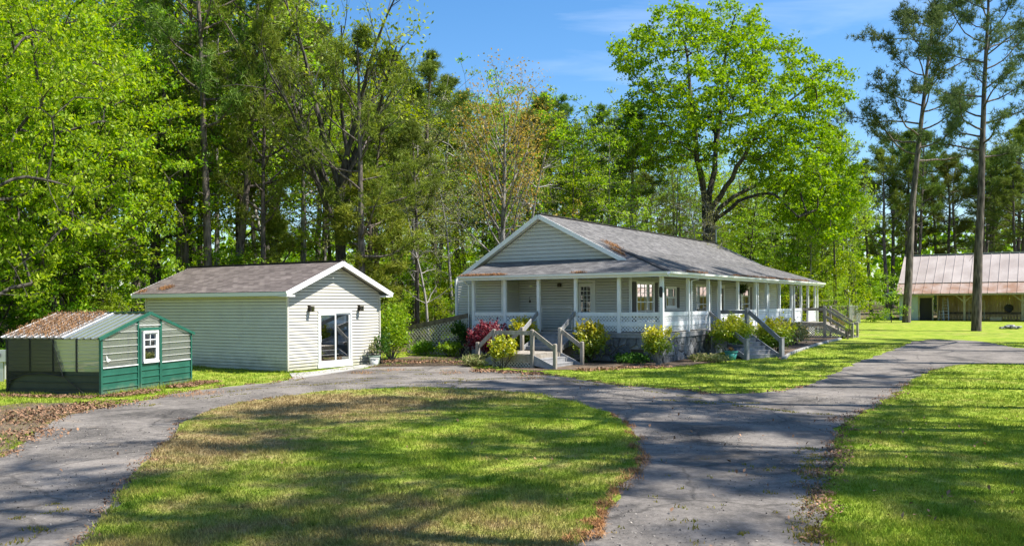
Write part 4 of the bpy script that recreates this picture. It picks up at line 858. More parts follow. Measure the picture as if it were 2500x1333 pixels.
# ------------------------------------------------------------------ the greenhouse: local x = gable front, y = side
GC = (-11.45, 24.4, 0.0); GR = R(77)
gh = thing('greenhouse', 'small green metal greenhouse with clear corrugated panels and white window door', 'greenhouse', GC, GR)
GW, GL, GH, GRZ, SILL = 4.29, 3.1, 1.66, 2.31, .80
def corr(mb, p0, d, n, a0, a1, z0, z1, pitch, dep, wide, lim=None):
    """sheet with raised ribs running along d"""
    p0 = Vector(p0); d = Vector(d); n = Vector(n); z = z0; pr = []
    while z < z1 - .001:
        for dz, o in ((0, 0), (pitch - wide * 2, 0), (pitch - wide * 1.5, dep), (pitch - wide * .5, dep)):
            if z + dz < z1: pr.append((z + dz, o))
        z += pitch
    pr.append((z1, 0))
    for (za, oa), (zb_, ob) in zip(pr[:-1], pr[1:]):
        la = lim(za) if lim else (a0, a1); lb = lim(zb_) if lim else (a0, a1)
        la = (max(a0, la[0]), min(a1, la[1])); lb = (max(a0, lb[0]), min(a1, lb[1]))
        if la[1] - la[0] < .01: continue
        if lb[1] < lb[0]: lb = ((lb[0] + lb[1]) / 2,) * 2
        q = [p0 + d * la[0] + Z1 * za + n * oa, p0 + d * la[1] + Z1 * za + n * oa, p0 + d * lb[1] + Z1 * zb_ + n * ob, p0 + d * lb[0] + Z1 * zb_ + n * ob]
        mb.add(q, [(0, 1, 2, 3)])
    return mb
sl_ = (GRZ - GH) / (GW / 2); glim2 = lambda z: (0 if z < GH else (z - GH) / sl_, GW if z < GH else GW - (z - GH) / sl_)
D0, D1 = 1.62, 2.68
corr(MB(), (0, 0, 0), X1, -Y1, .05, D0 - .04, .02, SILL, .195, .022, .02).build('wall_panel', M['green_steel'], gh); corr(MB(), (0, 0, 0), X1, -Y1, D1 + .04, GW - .05, .02, SILL, .195, .022, .02).build('wall_panel', M['green_steel'], gh)
for a0_, a1_ in ((.05, D0 - .04), (D1 + .04, GW - .05)):
    corr(MB(), (0, -.004, 0), X1, -Y1, a0_, a1_, SILL, GRZ - .02, .20, .02, .018, glim2).build('clear_panel', M['poly'], gh)
    MB().bx(a0_, a1_, -.035, .0, SILL - .012, SILL + .012).build('sill_strip', M['porch_white'], gh)
    z = SILL + .19
    while z < GRZ - .1:
        l = glim2(z); b0_, b1_ = max(a0_, l[0]), min(a1_, l[1])
        if b1_ - b0_ > .05: MB().bx(b0_, b1_, -.030, -.004, z - .007, z + .007).build('panel_rib', M['rib'], gh)
        z += .20
corr(MB(), (0, -.004, 0), X1, -Y1, D0, D1, 1.90, GRZ - .02, .20, .02, .018, glim2).build('clear_panel', M['poly'], gh)
MB().bx(D0, D1, -.030, -.004, 1.945, 1.96).build('panel_rib', M['porch_white'], gh)
for x in (0.0, D0 - .02, D1 + .02, GW): MB().bx(x - .035, x + .035, -.03, .04, 0, min(GH, 99) if x in (0.0, GW) else GH + sl_ * min(x, GW - x) - .02).build('frame_post', M['green_steel'], gh)
for a, b in (((0 - .14, GH - .045), (GW / 2, GRZ + .005)), ((GW + .14, GH - .045), (GW / 2, GRZ + .005))): MB().beam((a[0], -.05, a[1]), (b[0], -.05, b[1]), .05, .085).build('rake_trim', M['green_steel'], gh)
# its door
dg = MB(); corr(dg, (0, -.02, 0), X1, -Y1, D0 + .05, D1 - .05, .05, .80, .195, .022, .02); gd = dg.build('door', M['green_steel'], gh)
MB().bx(D0 + .03, D1 - .03, -.05, -.015, 1.80, 1.88).bx(D0 + .03, D0 + .09, -.05, -.015, .05, 1.80).bx(D1 - .09, D1 - .03, -.05, -.015, .05, 1.80).build('door_frame', M['green_steel'], gd)
wnd = window(gh, (0, -.022, 0), X1, -Y1, D0 + .22, D1 - .22, .88, 1.72, 2, 2, trim=.06, upper_only=1.31)
for o in list(wnd.children):
    if o.name.startswith('dark_interior'): bpy.data.objects.remove(o)
MB().bx(D1 - .14, D1 - .11, -.075, -.05, .72, .92).build('door_handle', M['black'], gd)
# sides and roof
for y_, sg in ((0, 1), (GL, 1)): pass
def side(x, nx):
    corr(MB(), (x, 0, 0), Y1, Vector((nx, 0, 0)), .04, GL - .04, .02, SILL - .1, .195, .022, .02).build('wall_panel', M['shaded_steel' if nx < 0 else 'green_steel'], gh)
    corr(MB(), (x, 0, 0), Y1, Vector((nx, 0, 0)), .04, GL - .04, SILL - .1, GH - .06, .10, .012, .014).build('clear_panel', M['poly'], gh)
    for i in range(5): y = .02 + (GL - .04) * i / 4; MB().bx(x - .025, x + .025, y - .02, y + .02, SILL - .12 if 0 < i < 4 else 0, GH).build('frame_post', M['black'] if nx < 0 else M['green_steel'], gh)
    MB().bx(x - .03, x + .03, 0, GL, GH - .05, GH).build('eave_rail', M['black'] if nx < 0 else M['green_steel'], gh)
side(0, -1); side(GW, 1)
corr(MB(), (0, GL, 0), X1, Y1, .05, GW - .05, .02, SILL, .195, .022, .02).build('wall_panel', M['green_steel'], gh); corr(MB(), (0, GL, 0), X1, Y1, .05, GW - .05, SILL, GRZ - .02, .20, .02, .018, glim2).build('clear_panel', M['poly'], gh)
def roof_side(x0, nm, ya, yb, mat, off=0.0):
    mb = MB(); n = int((yb - ya) / .028); pr = []
    for i in range(n + 1): y = ya + (yb - ya) * i / n; pr.append((y, off + (.022 if (i % 8) in (1, 2) else 0)))
    dx = .12 if x0 == 0 else -.12
    for (y0, o0), (y1, o1) in zip(pr[:-1], pr[1:]):
        mb.add([(x0 - dx, y0, GH - .12 * sl_ + o0), (x0 - dx, y1, GH - .12 * sl_ + o1), (GW / 2, y1, GRZ + o1), (GW / 2, y0, GRZ + o0)], [(0, 1, 2, 3)])
    return mb.build(nm, mat, gh)
roof_side(0, 'roof_panel', -.04, GL + .1, M['poly']); roof_side(GW, 'roof_panel', -.04, GL + .1, M['poly'])
roof_side(0, 'shade_net', 1.15, GL + .1, M['mesh_black'], .03)
MB().beam((GW / 2, -.06, GRZ + .03), (GW / 2, GL + .1, GRZ + .03), .2, .03).build('ridge_cap', M['green_steel'], gh)
# black shade cloth on the side with an arched lower edge, tied down by a cord
sc_ = MB(); n = 30
top = [(GL - (GL - .05) * i / n) for i in range(n + 1)]
def arch(y):
    t = (GL - y) / GL
    return .30 + .42 * math.sin(min(1, max(0, t * 1.25)) * math.pi) ** .6 if t < .8 else .1 + max(0, .62 * (1 - (t - .55) / .25))
def low(y):
    t = (GL - y) / GL
    if t < .08: return .08 + t * 5
    if t < .62: return .52 + .16 * math.sin((t - .08) / .54 * math.pi)
    return .56
for y0, y1 in zip(top[:-1], top[1:]):
    t = (GL - (y0 + y1) / 2) / GL
    hi = GH - .03 if t < .5 else GH - .03 - (t - .5) / .12 * (GH - .6) if t < .62 else None
    if hi is None: continue
    sc_.add([(-.055, y0, low(y0)), (-.055, y1, low(y1)), (-.055, y1, hi), (-.055, y0, hi)], [(0, 1, 2, 3)])
sc_.build('shade_cloth', M['mesh_black'], gh)
MB().tube([(-.06, GL * .5, GH - .05), (-.06, GL * .38, .56), (-.06, .5, .10)], .012, 5).tube([(-.06, GL - .1, .42), (-.06, GL * .8, .60), (-.06, GL * .6, .66), (-.06, GL * .38, .56)], .012, 5).build('tie_cord', M['black'], gh)
MB().prism([(.16, -.05, 1.16), (.22, -.05, 1.06), (.34, -.05, 1.02), (.24, -.05, .96), (.17, -.05, .98)], (0, -.004, 0)).build('torn_panel', M['white'], gh)

# ------------------------------------------------------------------ the open barn
by = 84.0; bx_ = (2196 - CX) / F * by; bg_ = gz(by)
barn = thing('barn', 'open fronted wooden barn with pale weathered tin roof behind the pines', 'barn', (bx_, by, bg_), RZ)
BL, BD, BE, BM, BR = 26.0, 7.0, 2.5, 3.55, 6.4
def tin(pts, mat, nm='roof_panel'):                    # each sheet a part with a raised seam
    a, b, c, d_ = [Vector(p) for p in pts]; n = 34; nn = (b - a).cross(d_ - a).normalized()
    if nn.z < 0: nn = -nn
    for i in range(n):
        t0, t1 = i / n, (i + 1) / n; p0 = a.lerp(b, t0); p1_ = a.lerp(b, t1); q0 = d_.lerp(c, t0); q1 = d_.lerp(c, t1); e = (p1_ - p0).normalized() * .05
        m = MB().add([p0, p1_, q1, q0], [(0, 1, 2, 3)]); h = nn * .045
        m.add([p0, p0 + h, p0 + e + h, p0 + e, q0, q0 + h, q0 + e + h, q0 + e], [(0, 1, 5, 4), (1, 2, 6, 5), (2, 3, 7, 6), (0, 3, 2, 1)]); m.build(nm, mat, barn)
tin([(-.6, .25, BE), (-.6, -BL, BE), (1.3, -BL, BM - .05), (1.3, .25, BM - .05)], M['rust']); tin([(1.25, .25, BM), (1.25, -BL, BM), (5.3, -BL, BR), (5.3, .25, BR)], M['tin'])
tin([(9.6, -BL, BE + .3), (9.6, .25, BE + .3), (5.3, .25, BR), (5.3, -BL, BR)], M['tin'])
MB().beam((5.3, .3, BR + .03), (5.3, -BL, BR + .03), .3, .05).build('ridge_cap', M['steel'], barn)
MB().bx(-.62, -.57, -BL, .25, BE - .16, BE - .01).build('eave_board', M['barn_post'], barn); MB().beam((-.6, .24, BE - .08), (1.3, .24, BM - .1), .04, .18).build('rake_board', M['pale_blue'], barn); MB().beam((1.25, .24, BM - .08), (5.3, .24, BR - .08), .04, .18).build('rake_board', M['pale_blue'], barn)
y = -3.3
while y > -BL + .5:
    MB().bx(3.0, 3.05, y - .24, y - .004, 0, 3.9).build('wall_board', M['barn_wood'], barn); y -= .25
MB().bx(2.96, 2.998, -BL, -3.3, 0.55, .75).build('wall_band', M['wood_dark'], barn); MB().bx(.6, 9.5, -.1, 0, 0, BE + .4).prism([(1.2, -.1, BE + .39), (9.4, -.1, BE + .39), (5.3, -.1, BR - .1)], (0, .1, 0)).build('end_wall', M['barn_wood'], barn)
MB().bx(.0, .06, -1.6, 0, 0, 2.32).build('wall_panel', M['pale_blue'], barn); MB().bx(.0, .06, -2.9, -1.62, 2.12, 2.32).bx(.0, .06, -1.75, -1.62, 0, 2.12).bx(.0, .06, -2.95, -2.83, 0, 2.12).build('door_frame', M['barn_post'], barn)
MB().bx(.6, .64, -2.85, -1.7, 0, 2.2).build('dark_doorway', M['dark_room'], barn)
MB().bx(.0, 3.0, -3.3, -3.25, 0, 2.4).build('partition_wall', M['barn_wood'], barn)
for y in (-5.55, -10.2, -14.9, -19.5):
    t = MB().bx(-.09, .09, y - .09, y + .09, 0, BE - .02).build('post', M['barn_post'], barn)
    MB().beam((0, y - .05, 1.75), (0, y - .85, BE - .08), .1, .1).build('brace', M['barn_post'], t); MB().beam((0, y + .05, 1.75), (0, y + .85, BE - .08), .1, .1).build('brace', M['barn_post'], t)
MB().bx(-.06, .06, -BL, -3.0, BE - .1, BE + .1).build('eave_beam', M['barn_post'], barn)
lt = MB().prism([(2.5, .3, 2.75), (5.0, .3, 3.0), (5.0, 1.9, 2.55), (2.5, 1.9, 2.3)], (0, 0, .1)); lt.build('lean_to_roof', M['pale_blue'], barn)
for (x, y) in ((2.6, 1.7), (4.9, 1.7)): MB().bx(x - .06, x + .06, y - .06, y + .06, 0, 2.35).build('lean_to_post', M['barn_post'], barn)
BMx = Matrix.Translation((bx_, by, bg_)) @ Matrix.Rotation(RZ, 4, 'Z')
def BWp(x, y, z=0): return tuple(BMx @ Vector((x, y, z)))
# things under the barn roof
t = thing('step_ladder', 'tall pale step ladder standing beside the barn doorway', 'ladder', BWp(.4, -3.9), RZ)
for y in (-.28, .28):
    MB().beam((0, y, 0), (.35, y * .7, 2.1), .05, .07).build('rail', M['steel'], t); MB().beam((.9, y, 0), (.4, y * .7, 2.05), .04, .05).build('back_leg', M['steel'], t)
for i in range(7): z = .3 + i * .27; MB().bx(.16 * z - .05, .16 * z + .05, -.27 + .02 * i, .27 - .02 * i, z, z + .03).build('step', M['steel'], t)
t = thing('step_ladder', 'short step ladder standing before the tall pale ladder', 'ladder', BWp(-.1, -3.62), RZ)
for y in (-.22, .22): MB().beam((0, y, 0), (.2, y * .8, .95), .04, .05).build('rail', M['steel'], t); MB().beam((.5, y, 0), (.24, y * .8, .93), .03, .04).build('back_leg', M['steel'], t)
for i in range(3): z = .25 + i * .28; MB().bx(.2 * z - .05, .2 * z + .05, -.2, .2, z, z + .03).build('step', M['steel'], t)
t = thing('shelf_rack', 'open pale wooden rack leaning against the barn wall', 'rack', BWp(.5, -6.5), RZ)
for y in (-.62, .62): MB().beam((0, y, 0), (.2, y, 1.85), .06, .07).build('upright', M['barn_post'], t)
for z in (.45, 1.0, 1.45, 1.82): MB().beam((.1 * z, -.6, z), (.1 * z, .6, z), .06, .06).build('rung', M['barn_post'], t)
for i, (yy, w__) in enumerate(((-6.3, .75), (-7.9, .9))):
    t = thing('wooden_crate', 'tan wooden crate on the ground below the open rack' if i == 0 else 'low tan wooden crate right of the rack in the barn', 'crate', BWp(-.2, yy - .2), RZ)
    for z in (0.02, .17, .32) if i == 0 else (.02, .17): MB().bx(-.25, -.22, -w__ / 2, w__ / 2, z, z + .13).bx(.22, .25, -w__ / 2, w__ / 2, z, z + .13).bx(-.219, .219, -w__ / 2, -w__ / 2 + .03, z, z + .13).bx(-.219, .219, w__ / 2 - .03, w__ / 2, z, z + .13).build('slat', M['barn_post'], t)
t = thing('hanging_basin', 'round dark basin hung on the barn wall', 'basin', BWp(2.93, -9.0, 1.1), RZ); m = MB()
m.add(*(lambda q: ([(-p[2], p[1], p[0]) for p in q.v], q.f))(MB().lathe([(.0, .02), (.30, .0), (.36, .16), (.38, .17), (.33, .14), (0, .08)], k=16))); m.build('bowl', M['black'], t); MB().bx(-.2, .0, -.02, .02, .36, .40).build('hook', M['steel'], t)
t = thing('leaf_rake', 'wide fan shaped rake hanging head up in the barn', 'rake', BWp(.0, -11.9 + 4.2, .3), RZ)
t.location = BWp(.5, -13.2 + .4, .25)
MB().tube([(0, 0, 0), (0, .05, 1.5)], .025, 6).build('handle', M['barn_post'], t); m = MB()
for i in range(11): a = -.75 + i * .15; m.beam((0, .05, 1.45), (0, .05 + .72 * math.sin(a), 1.45 + .62 * math.cos(a)), .02, .035)
m.beam((0, -.42, 2.0), (0, .52, 2.0), .03, .05); m.build('rake_head', M['wood_dark'], t)
# ride-on mower
t = thing('riding_mower', 'red ride on lawn mower parked under the barn roof', 'mower', BWp(-.2, -16.9), RZ + R(90)); t.scale = (1.25,) * 3
def prof(mb, pts, y0, y1): return mb.prism([(x, y0, z) for x, z in pts], (0, y1 - y0, 0))
prof(MB(), [(-.2, .42), (-.25, .75), (-.75, .78), (-1.0, .70), (-1.05, .42)], -.27, .27).build('hood', M['red'], t, bevel=.03)
prof(MB(), [(.45, .42), (.40, .62), (.50, .66), (1.0, .66), (1.12, .5), (1.1, .42)], -.42, .42).build('rear_fender', M['red'], t, bevel=.03)
prof(MB(), [(.48, .68), (.50, .76), (.85, .78), (.98, 1.12), (1.05, 1.12), (.98, .70)], -.24, .24).build('seat', M['black'], t, bevel=.03)
MB().bx(-.25, .48, -.38, .38, .30, .36).build('foot_deck', M['black'], t); MB().bx(-.35, .45, -.52, .52, .10, .26).build('cutting_deck', M['red'], t)
for (x, r_, w__, y) in ((-.75, .20, .14, .33), (-.75, .20, .14, -.33), (.82, .28, .22, .36), (.82, .28, .22, -.36)):
    wq = MB(); b = MB().lathe([(r_ * .5, -w__ / 2), (r_ * .95, -w__ / 2), (r_, -w__ / 4), (r_, w__ / 4), (r_ * .95, w__ / 2), (r_ * .5, w__ / 2)], k=16); wq.add([(x + p[0], y + p[2], r_ + p[1]) for p in b.v], b.f); wh = wq.build('wheel', M['rubber'], t)
    wq = MB(); b = MB().lathe([(0, -w__ / 2 - .01), (r_ * .48, -w__ / 2 - .01), (r_ * .48, w__ / 2 + .01), (0, w__ / 2 + .01)], k=12); wq.add([(x + p[0], y + p[2], r_ + p[1]) for p in b.v], b.f); wq.build('rim', M['steel'], wh)
MB().tube([(-.18, 0, .70), (.10, 0, 1.0)], .03, 6).build('steering_column', M['black'], t)
b = [(.10 + .17 * math.cos(a) * .5, .17 * math.sin(a), 1.02 + .17 * math.cos(a) * -.55) for a in [i * math.pi / 8 for i in range(17)]]; MB().tube(b, .022, 6, caps=False).build('steering_wheel', M['black'], t)
t = thing('wash_tub', 'pale blue grey plastic tub in front of the red mower', 'tub', BWp(-1.0, -18.2), RZ)
MB().lathe([(.36, 0), (.48, .42), (.52, .44), (.52, .47), (.45, .46), (.34, .05)], k=20).build('bowl', M['pale_blue'], t); MB().lathe([(.50, .44), (.56, .45), (.56, .48), (.50, .48)], k=20).build('rim', M['pale_blue'], t)
t = thing('storage_bin', 'dark bin at the left end of the barn beside the pine trunk', 'bin', BWp(-.6, 1.1), RZ); MB().bx(-.3, .3, -.35, .35, .05, .62).build('bin_body', M['pot_green'], t); MB().bx(-.33, .33, -.38, .38, .62, .68).build('lid', M['bucket'], t)
# ------------------------------------------------------------------ plants: tapered limbs + leaf sized faces
class Plant:
    def __init__(s, seed): s.rng = np.random.default_rng(seed); s.t = []; s.an = []; s.ad = []
    def tube(s, P_, r, k=5): V, Q = tube_arrays(np.asarray(P_, float), np.asarray(r, float), k); s.t.append((V, Q))
    def bark(s):
        V = []; Q = []; b = 0
        for v, q in s.t: V.append(v); Q.append(q + b); b += len(v)
        s.t = []; return np.concatenate(V), np.concatenate(Q)
    def limb(s, p, d, L_, r0, n=6, curve=0.0, wob=0.12, r1=None, k=5):
        d = np.array(d, float); d /= np.linalg.norm(d); P_ = [np.array(p, float)]; st = L_ / n
        for i in range(n):
            d = d + s.rng.normal(0, wob, 3) + np.array([0, 0, curve / n]); d /= np.linalg.norm(d); P_.append(P_[-1] + d * st)
        r = np.linspace(r0, r1 if r1 is not None else r0 * .3, n + 1); P_ = np.array(P_); s.tube(P_, r, k); return P_
    def sub(s, P_, n, tmin, ang, L_, r, curve, level, spec):
        """n side branches along a limb; spec = list of (n, ang, len factor, curve) for finer levels"""
        m = len(P_) - 1; az = s.rng.uniform(0, 6.28)
        for i in range(n):
            t = tmin + (1 - tmin) * (i + s.rng.uniform(.2, .8)) / n; f = t * m; j = min(int(f), m - 1); q = P_[j] + (P_[j + 1] - P_[j]) * (f - j)
            d = P_[j + 1] - P_[j]; d /= np.linalg.norm(d) + 1e-9; ref = np.array([0, 0, 1.]) if abs(d[2]) < .8 else np.array([1., 0, 0])
            a = np.cross(d, ref); a /= np.linalg.norm(a); b = np.cross(a, d); az += 2.4 + s.rng.normal(0, .4); an = ang * s.rng.uniform(.75, 1.2)
            dd = d * math.cos(an) + (a * math.cos(az) + b * math.sin(az)) * math.sin(an)
            ll = L_ * (1.15 - .55 * t) * s.rng.uniform(.7, 1.2); B = s.limb(q, dd, ll, r * (1 - .5 * t), 4 if spec else 3, curve, .14, k=4 if spec else 3)
            if spec: n2, a2, lf, c2 = spec[0]; s.sub(B, n2, .3, a2, ll * lf, r * .45 * (1 - .5 * t), c2, level + 1, spec[1:]); s.anchor(B[-1:], B[-1] - B[-2])
            else: s.anchor(B[1:], dd)
    def anchor(s, pts, d):
        for p in pts: s.an.append(p); s.ad.append(d / (np.linalg.norm(d) + 1e-9))
def leaf_arrays(rng, C, size, aspect=.55, upb=.35, jit=.6):
    n = len(C); d = rng.normal(0, 1, (n, 3)); d[:, 2] -= .25; d /= np.linalg.norm(d, axis=1)[:, None]
    nn = rng.normal(0, 1, (n, 3)); nn[:, 2] += upb * 2.2; s_ = np.cross(d, nn); s_ /= np.linalg.norm(s_, axis=1)[:, None] + 1e-9; nn = np.cross(s_, d)
    L_ = size * rng.uniform(1 - jit, 1 + jit, (n, 1)); W_ = L_ * aspect
    V = np.stack([C - d * L_ * .5, C - d * L_ * .05 + s_ * W_ * .5 + nn * W_ * .15, C + d * L_ * .5, C - d * L_ * .05 - s_ * W_ * .5 + nn * W_ * .15], axis=1).reshape(-1, 3)
    return V, np.arange(4 * n).reshape(n, 4)
def leaves_on(s, per, spread, size, aspect=.55, flat=1.0, upb=.35):
    A = np.array(s.an); C = np.repeat(A, per, axis=0); o = s.rng.normal(0, 1, C.shape) * spread; o[:, 2] *= flat; return leaf_arrays(s.rng, C + o, size, aspect, upb)
def needles_on(s, per, spread, ln, wd, nn=9, flat=.6, up=.5):
    A = np.repeat(np.array(s.an), per, axis=0); D = np.repeat(np.array(s.ad), per, axis=0); n = len(A)
    o = s.rng.normal(0, 1, A.shape) * spread; o[:, 2] *= flat; C = A + o
    D = D * .6 + s.rng.normal(0, .5, D.shape); D[:, 2] += up; D /= np.linalg.norm(D, axis=1)[:, None]
    C = np.repeat(C, nn, axis=0); D = np.repeat(D, nn, axis=0); m = len(C); d = D * .55 + s.rng.normal(0, .55, (m, 3)); d /= np.linalg.norm(d, axis=1)[:, None]
    sd = np.cross(d, s.rng.normal(0, 1, (m, 3))); sd /= np.linalg.norm(sd, axis=1)[:, None] + 1e-9; l = ln * s.rng.uniform(.7, 1.2, (m, 1))
    V = np.stack([C - sd * wd * .5, C + sd * wd * .5, C + d * l], axis=1).reshape(-1, 3); return V, np.arange(3 * m).reshape(m, 3)
PROTO = {}
def proto(kind, s, bark, crown, leafmat, limbs=None):
    V, Q = s.bark(); PROTO[kind] = (np_mesh('trunk', V, Q, M[bark], True), np_mesh('crown', crown[0], crown[1], M[leafmat]) if crown is not None else None)
def plant(kind, name, label, cat, loc, h=1.0, rz=0.0, group=None, tilt=(0, 0), parts=('trunk', 'crown'), sq=1.0):
    t = thing(name, label, cat, loc, 0, group); t.rotation_euler = (tilt[0], tilt[1], rz); t.scale = (h * sq, h * sq, h)
    for nm, me in zip(parts, PROTO[kind]):
        if me is not None: link(bpy.data.objects.new(nm, me), t)
    return t
def grow_to(s, base, targets, r_tip=.012, seg=.9, rmax=.3, kt=4):
    """join every crown point to the nearest wood already grown, so boughs, branches and twigs follow from one another"""
    rng = s.rng; nodes = [np.array(b, float) for b in base]; par = [-1] * len(nodes); NN = np.array(nodes); c0 = NN.mean(0); c0[2] = NN[:, 2].min()
    order = np.argsort([np.min(np.linalg.norm(NN - t, axis=1)) for t in targets]); lines = []; cap = 60000
    buf = np.zeros((cap, 3)); n = len(nodes); buf[:n] = NN; par = np.full(cap, -1); ends = []
    for ti in order:
        t = targets[ti]; d = t - buf[:n]; L_ = np.linalg.norm(d, axis=1); cost = L_ + .55 * np.maximum(0, buf[:n, 2] - t[2] + .25 * L_); i = int(np.argmin(cost)); a = buf[i]; k = max(2, int(L_[i] / seg)); idx = [i]; v = t - a
        sag = np.array([0, 0, .10 * L_[i]]); w_ = rng.normal(0, .06 * L_[i], 3)
        for q in range(1, k + 1):
            f = q / k; buf[n] = a + v * f + (sag + w_) * math.sin(math.pi * f) * (1 if L_[i] > .5 else 0); par[n] = idx[-1]; idx.append(n); n += 1
        lines.append(idx); ends.append((n - 1, v / (L_[i] + 1e-9)))
    cnt = np.zeros(n)
    for e, _ in ends: cnt[e] += 1
    for i in range(n - 1, -1, -1):
        if par[i] >= 0: cnt[par[i]] += cnt[i]
    for idx in lines:
        r = np.minimum(rmax, r_tip * np.maximum(1, cnt[idx]) ** .5); r[0] = r[1] if len(r) > 1 else r[0]
        s.tube(buf[idx], r, 6 if r.max() > .12 else kt if r.max() > .03 else 3)
    return [(buf[e], d_) for e, d_ in ends]
def sprays(s, ends, ns, m, R_, sig, size, aspect=.55, flat=.45, twig=.006, upb=.7, droop=.0):
    """leafy sprays: short twigs from each bough end, leaves packed tightly along each twig"""
    rng = s.rng; E_ = np.array([e for e, _ in ends]); D = np.array([d for _, d in ends]); n = len(E_)
    o = rng.normal(0, 1, (n, ns, 3)) * np.array([1, 1, flat]) + D[:, None, :] * .5; o /= np.linalg.norm(o, axis=2)[..., None]; o *= R_ * rng.uniform(.35, 1.0, (n, ns, 1)); o[..., 2] -= droop * R_
    tip = E_[:, None, :] + o
    if twig:
        a = np.repeat(E_, ns, 0); b = tip.reshape(-1, 3); sd = np.cross(b - a, rng.normal(0, 1, a.shape)); sd /= np.linalg.norm(sd, axis=1)[:, None] + 1e-9; sd *= twig
        V = np.stack([a - sd, a + sd, b + sd * .5, b - sd * .5], 1).reshape(-1, 3); s.t.append((V, np.arange(len(V)).reshape(-1, 4)))
    f = rng.uniform(.35, 1.08, (n, ns, m, 1)); C = E_[:, None, None, :] + o[:, :, None, :] * f + rng.normal(0, 1, (n, ns, m, 3)) * sig * np.array([1, 1, .55])
    return leaf_arrays(rng, C.reshape(-1, 3), size, aspect, upb)
def dome(rng, n, c, rad, shell=.42, lumps=0.0):
    u = rng.normal(0, 1, (n, 3)); u /= np.linalg.norm(u, axis=1)[:, None]; q = rng.uniform(0, 1, (n, 1)) ** shell
    return np.array(c) + u * q * np.array(rad) * (1 + lumps * np.sin(u[:, :1] * 5 + 1) * np.cos(u[:, 1:2] * 4))
def broad(kind, seed, H=18., crown0=.3, wide=.42, leaf='leaf_bright', bark='bark_dark', nt=150, ns=5, m=13, size=.17, r=.22, R_=.95, lean=.02, sig=.15, tip=.013, shell=.45):
    s = Plant(seed); T = s.limb((0, 0, -.3), (lean * s.rng.normal(), lean * s.rng.normal(), 1), H * .93, r, 14, .2, .03, .03, 8)
    zc = H * (crown0 + 1) / 2; tg = dome(s.rng, nt, (T[8][0], T[8][1], zc), (H * wide * .62, H * wide * .62, H * (1 - crown0) / 2), shell, .22); tg[:, 2] = np.maximum(tg[:, 2], H * crown0 * .8)
    k = max(2, int(14 * crown0 * .8)); ends = grow_to(s, [T[j] + (T[j + 1] - T[j]) * f for j in range(k, 14) for f in (0, .5)], tg, tip, rmax=r * .5)
    C = sprays(s, ends, ns, m, R_, sig, size); proto(kind, s, bark, C, leaf)
broad('bright_a', 1, H=20, crown0=.12, wide=.50, nt=260); broad('bright_b', 2, H=18, crown0=.2, wide=.52, nt=220); broad('bright_c', 3, H=19, crown0=.34, wide=.42, nt=170)
broad('lime_a', 4, H=18, crown0=.3, wide=.44, leaf='leaf_lime', nt=150, m=9); broad('grey_a', 5, H=18, crown0=.35, wide=.42, leaf='leaf_grey', bark='bark_grey', nt=170, ns=6, m=4, size=.14)
broad('slim_a', 6, H=18, crown0=.42, wide=.28, leaf='leaf_bright', nt=90, r=.15, m=11); broad('slim_b', 8, H=17, crown0=.25, wide=.28, leaf='leaf_lime', bark='bark_grey', nt=110, r=.14, m=8)
broad('near_a', 9, H=15, crown0=.08, wide=.64, leaf='leaf_near', nt=430, ns=6, m=15, size=.135, R_=.80, sig=.11, r=.2, tip=.011)
def twigs_only(kind, seed, H=16., bark='bark_dark'):
    s = Plant(seed); T = s.limb((0, 0, -.3), (.05, 0, 1), H, .2, 10, .2, .06, .03, 7)
    for i in range(16):
        t = .3 + .7 * i / 16; j = int(t * 10); a = i * 2.4; B = s.limb(T[j], (math.cos(a), math.sin(a), .45), H * .22 * (1.3 - t), .06, 5, .2, .16); s.sub(B, 7, .2, .7, 1.5, .022, .1, 1, [])
    proto(kind, s, bark, None, None)
twigs_only('dead_a', 31, bark='twig')
# the big dark limbed tree behind the shed: fine bare twigs, leaves only at the top
s = Plant(41); T = s.limb((0, 0, -.3), (.0, 0, 1), 8.2, .32, 7, 0, .03, .24, 9)
for i, (a, e, ll) in enumerate(((3.3, 2.2, 11), (2.7, 3.0, 10.5), (.2, 3.0, 10), (5.4, 2.4, 9.5), (1.4, 2.4, 9.5), (3.9, 1.6, 8.5), (0, 1.8, 7.5), (2.9, 1.5, 7.5))):
    B = s.limb(T[-1 - (i % 3)], (math.cos(a), math.sin(a) * .8, e), ll, .17, 8, .5, .08, .035, 6); s.sub(B, 9, .15, .62, 3.6, .055, .3, 1, [(6, .6, .5, .2)])
C = leaves_on(s, 3, .42, .19); A = np.array(s.an); keep = np.repeat(np.repeat((A[:, 0] * .8 + A[:, 2] * .55 + s.rng.normal(0, 2.2, len(A)) > 8.0), 3), 1)
C = (C[0].reshape(-1, 4, 3)[keep].reshape(-1, 3), np.arange(4 * keep.sum()).reshape(-1, 4)); proto('bare', s, 'bark_dark', C, 'leaf_lime')
# golden budding tree
s = Plant(43); T = s.limb((0, 0, -.3), (.02, 0, 1), 13, .25, 9, 0, .035, .10, 8)
for i in range(22):
    t = .36 + .64 * i / 22; f = t * 9; j = min(int(f), 8); q = T[j] + (T[j + 1] - T[j]) * (f - j); a = i * 2.4
    B = s.limb(q, (math.cos(a), math.sin(a), .9 + .6 * t), 6.4 * (1.15 - .35 * t), .085 * (1.2 - t * .6), 7, .4, .10); s.sub(B, 8, .2, .6, 1.9, .028, .3, 1, [(4, .6, .5, .1)])
C = leaves_on(s, 3, .32, .14, .6); proto('golden', s, 'bark_grey', C, 'leaf_bud')
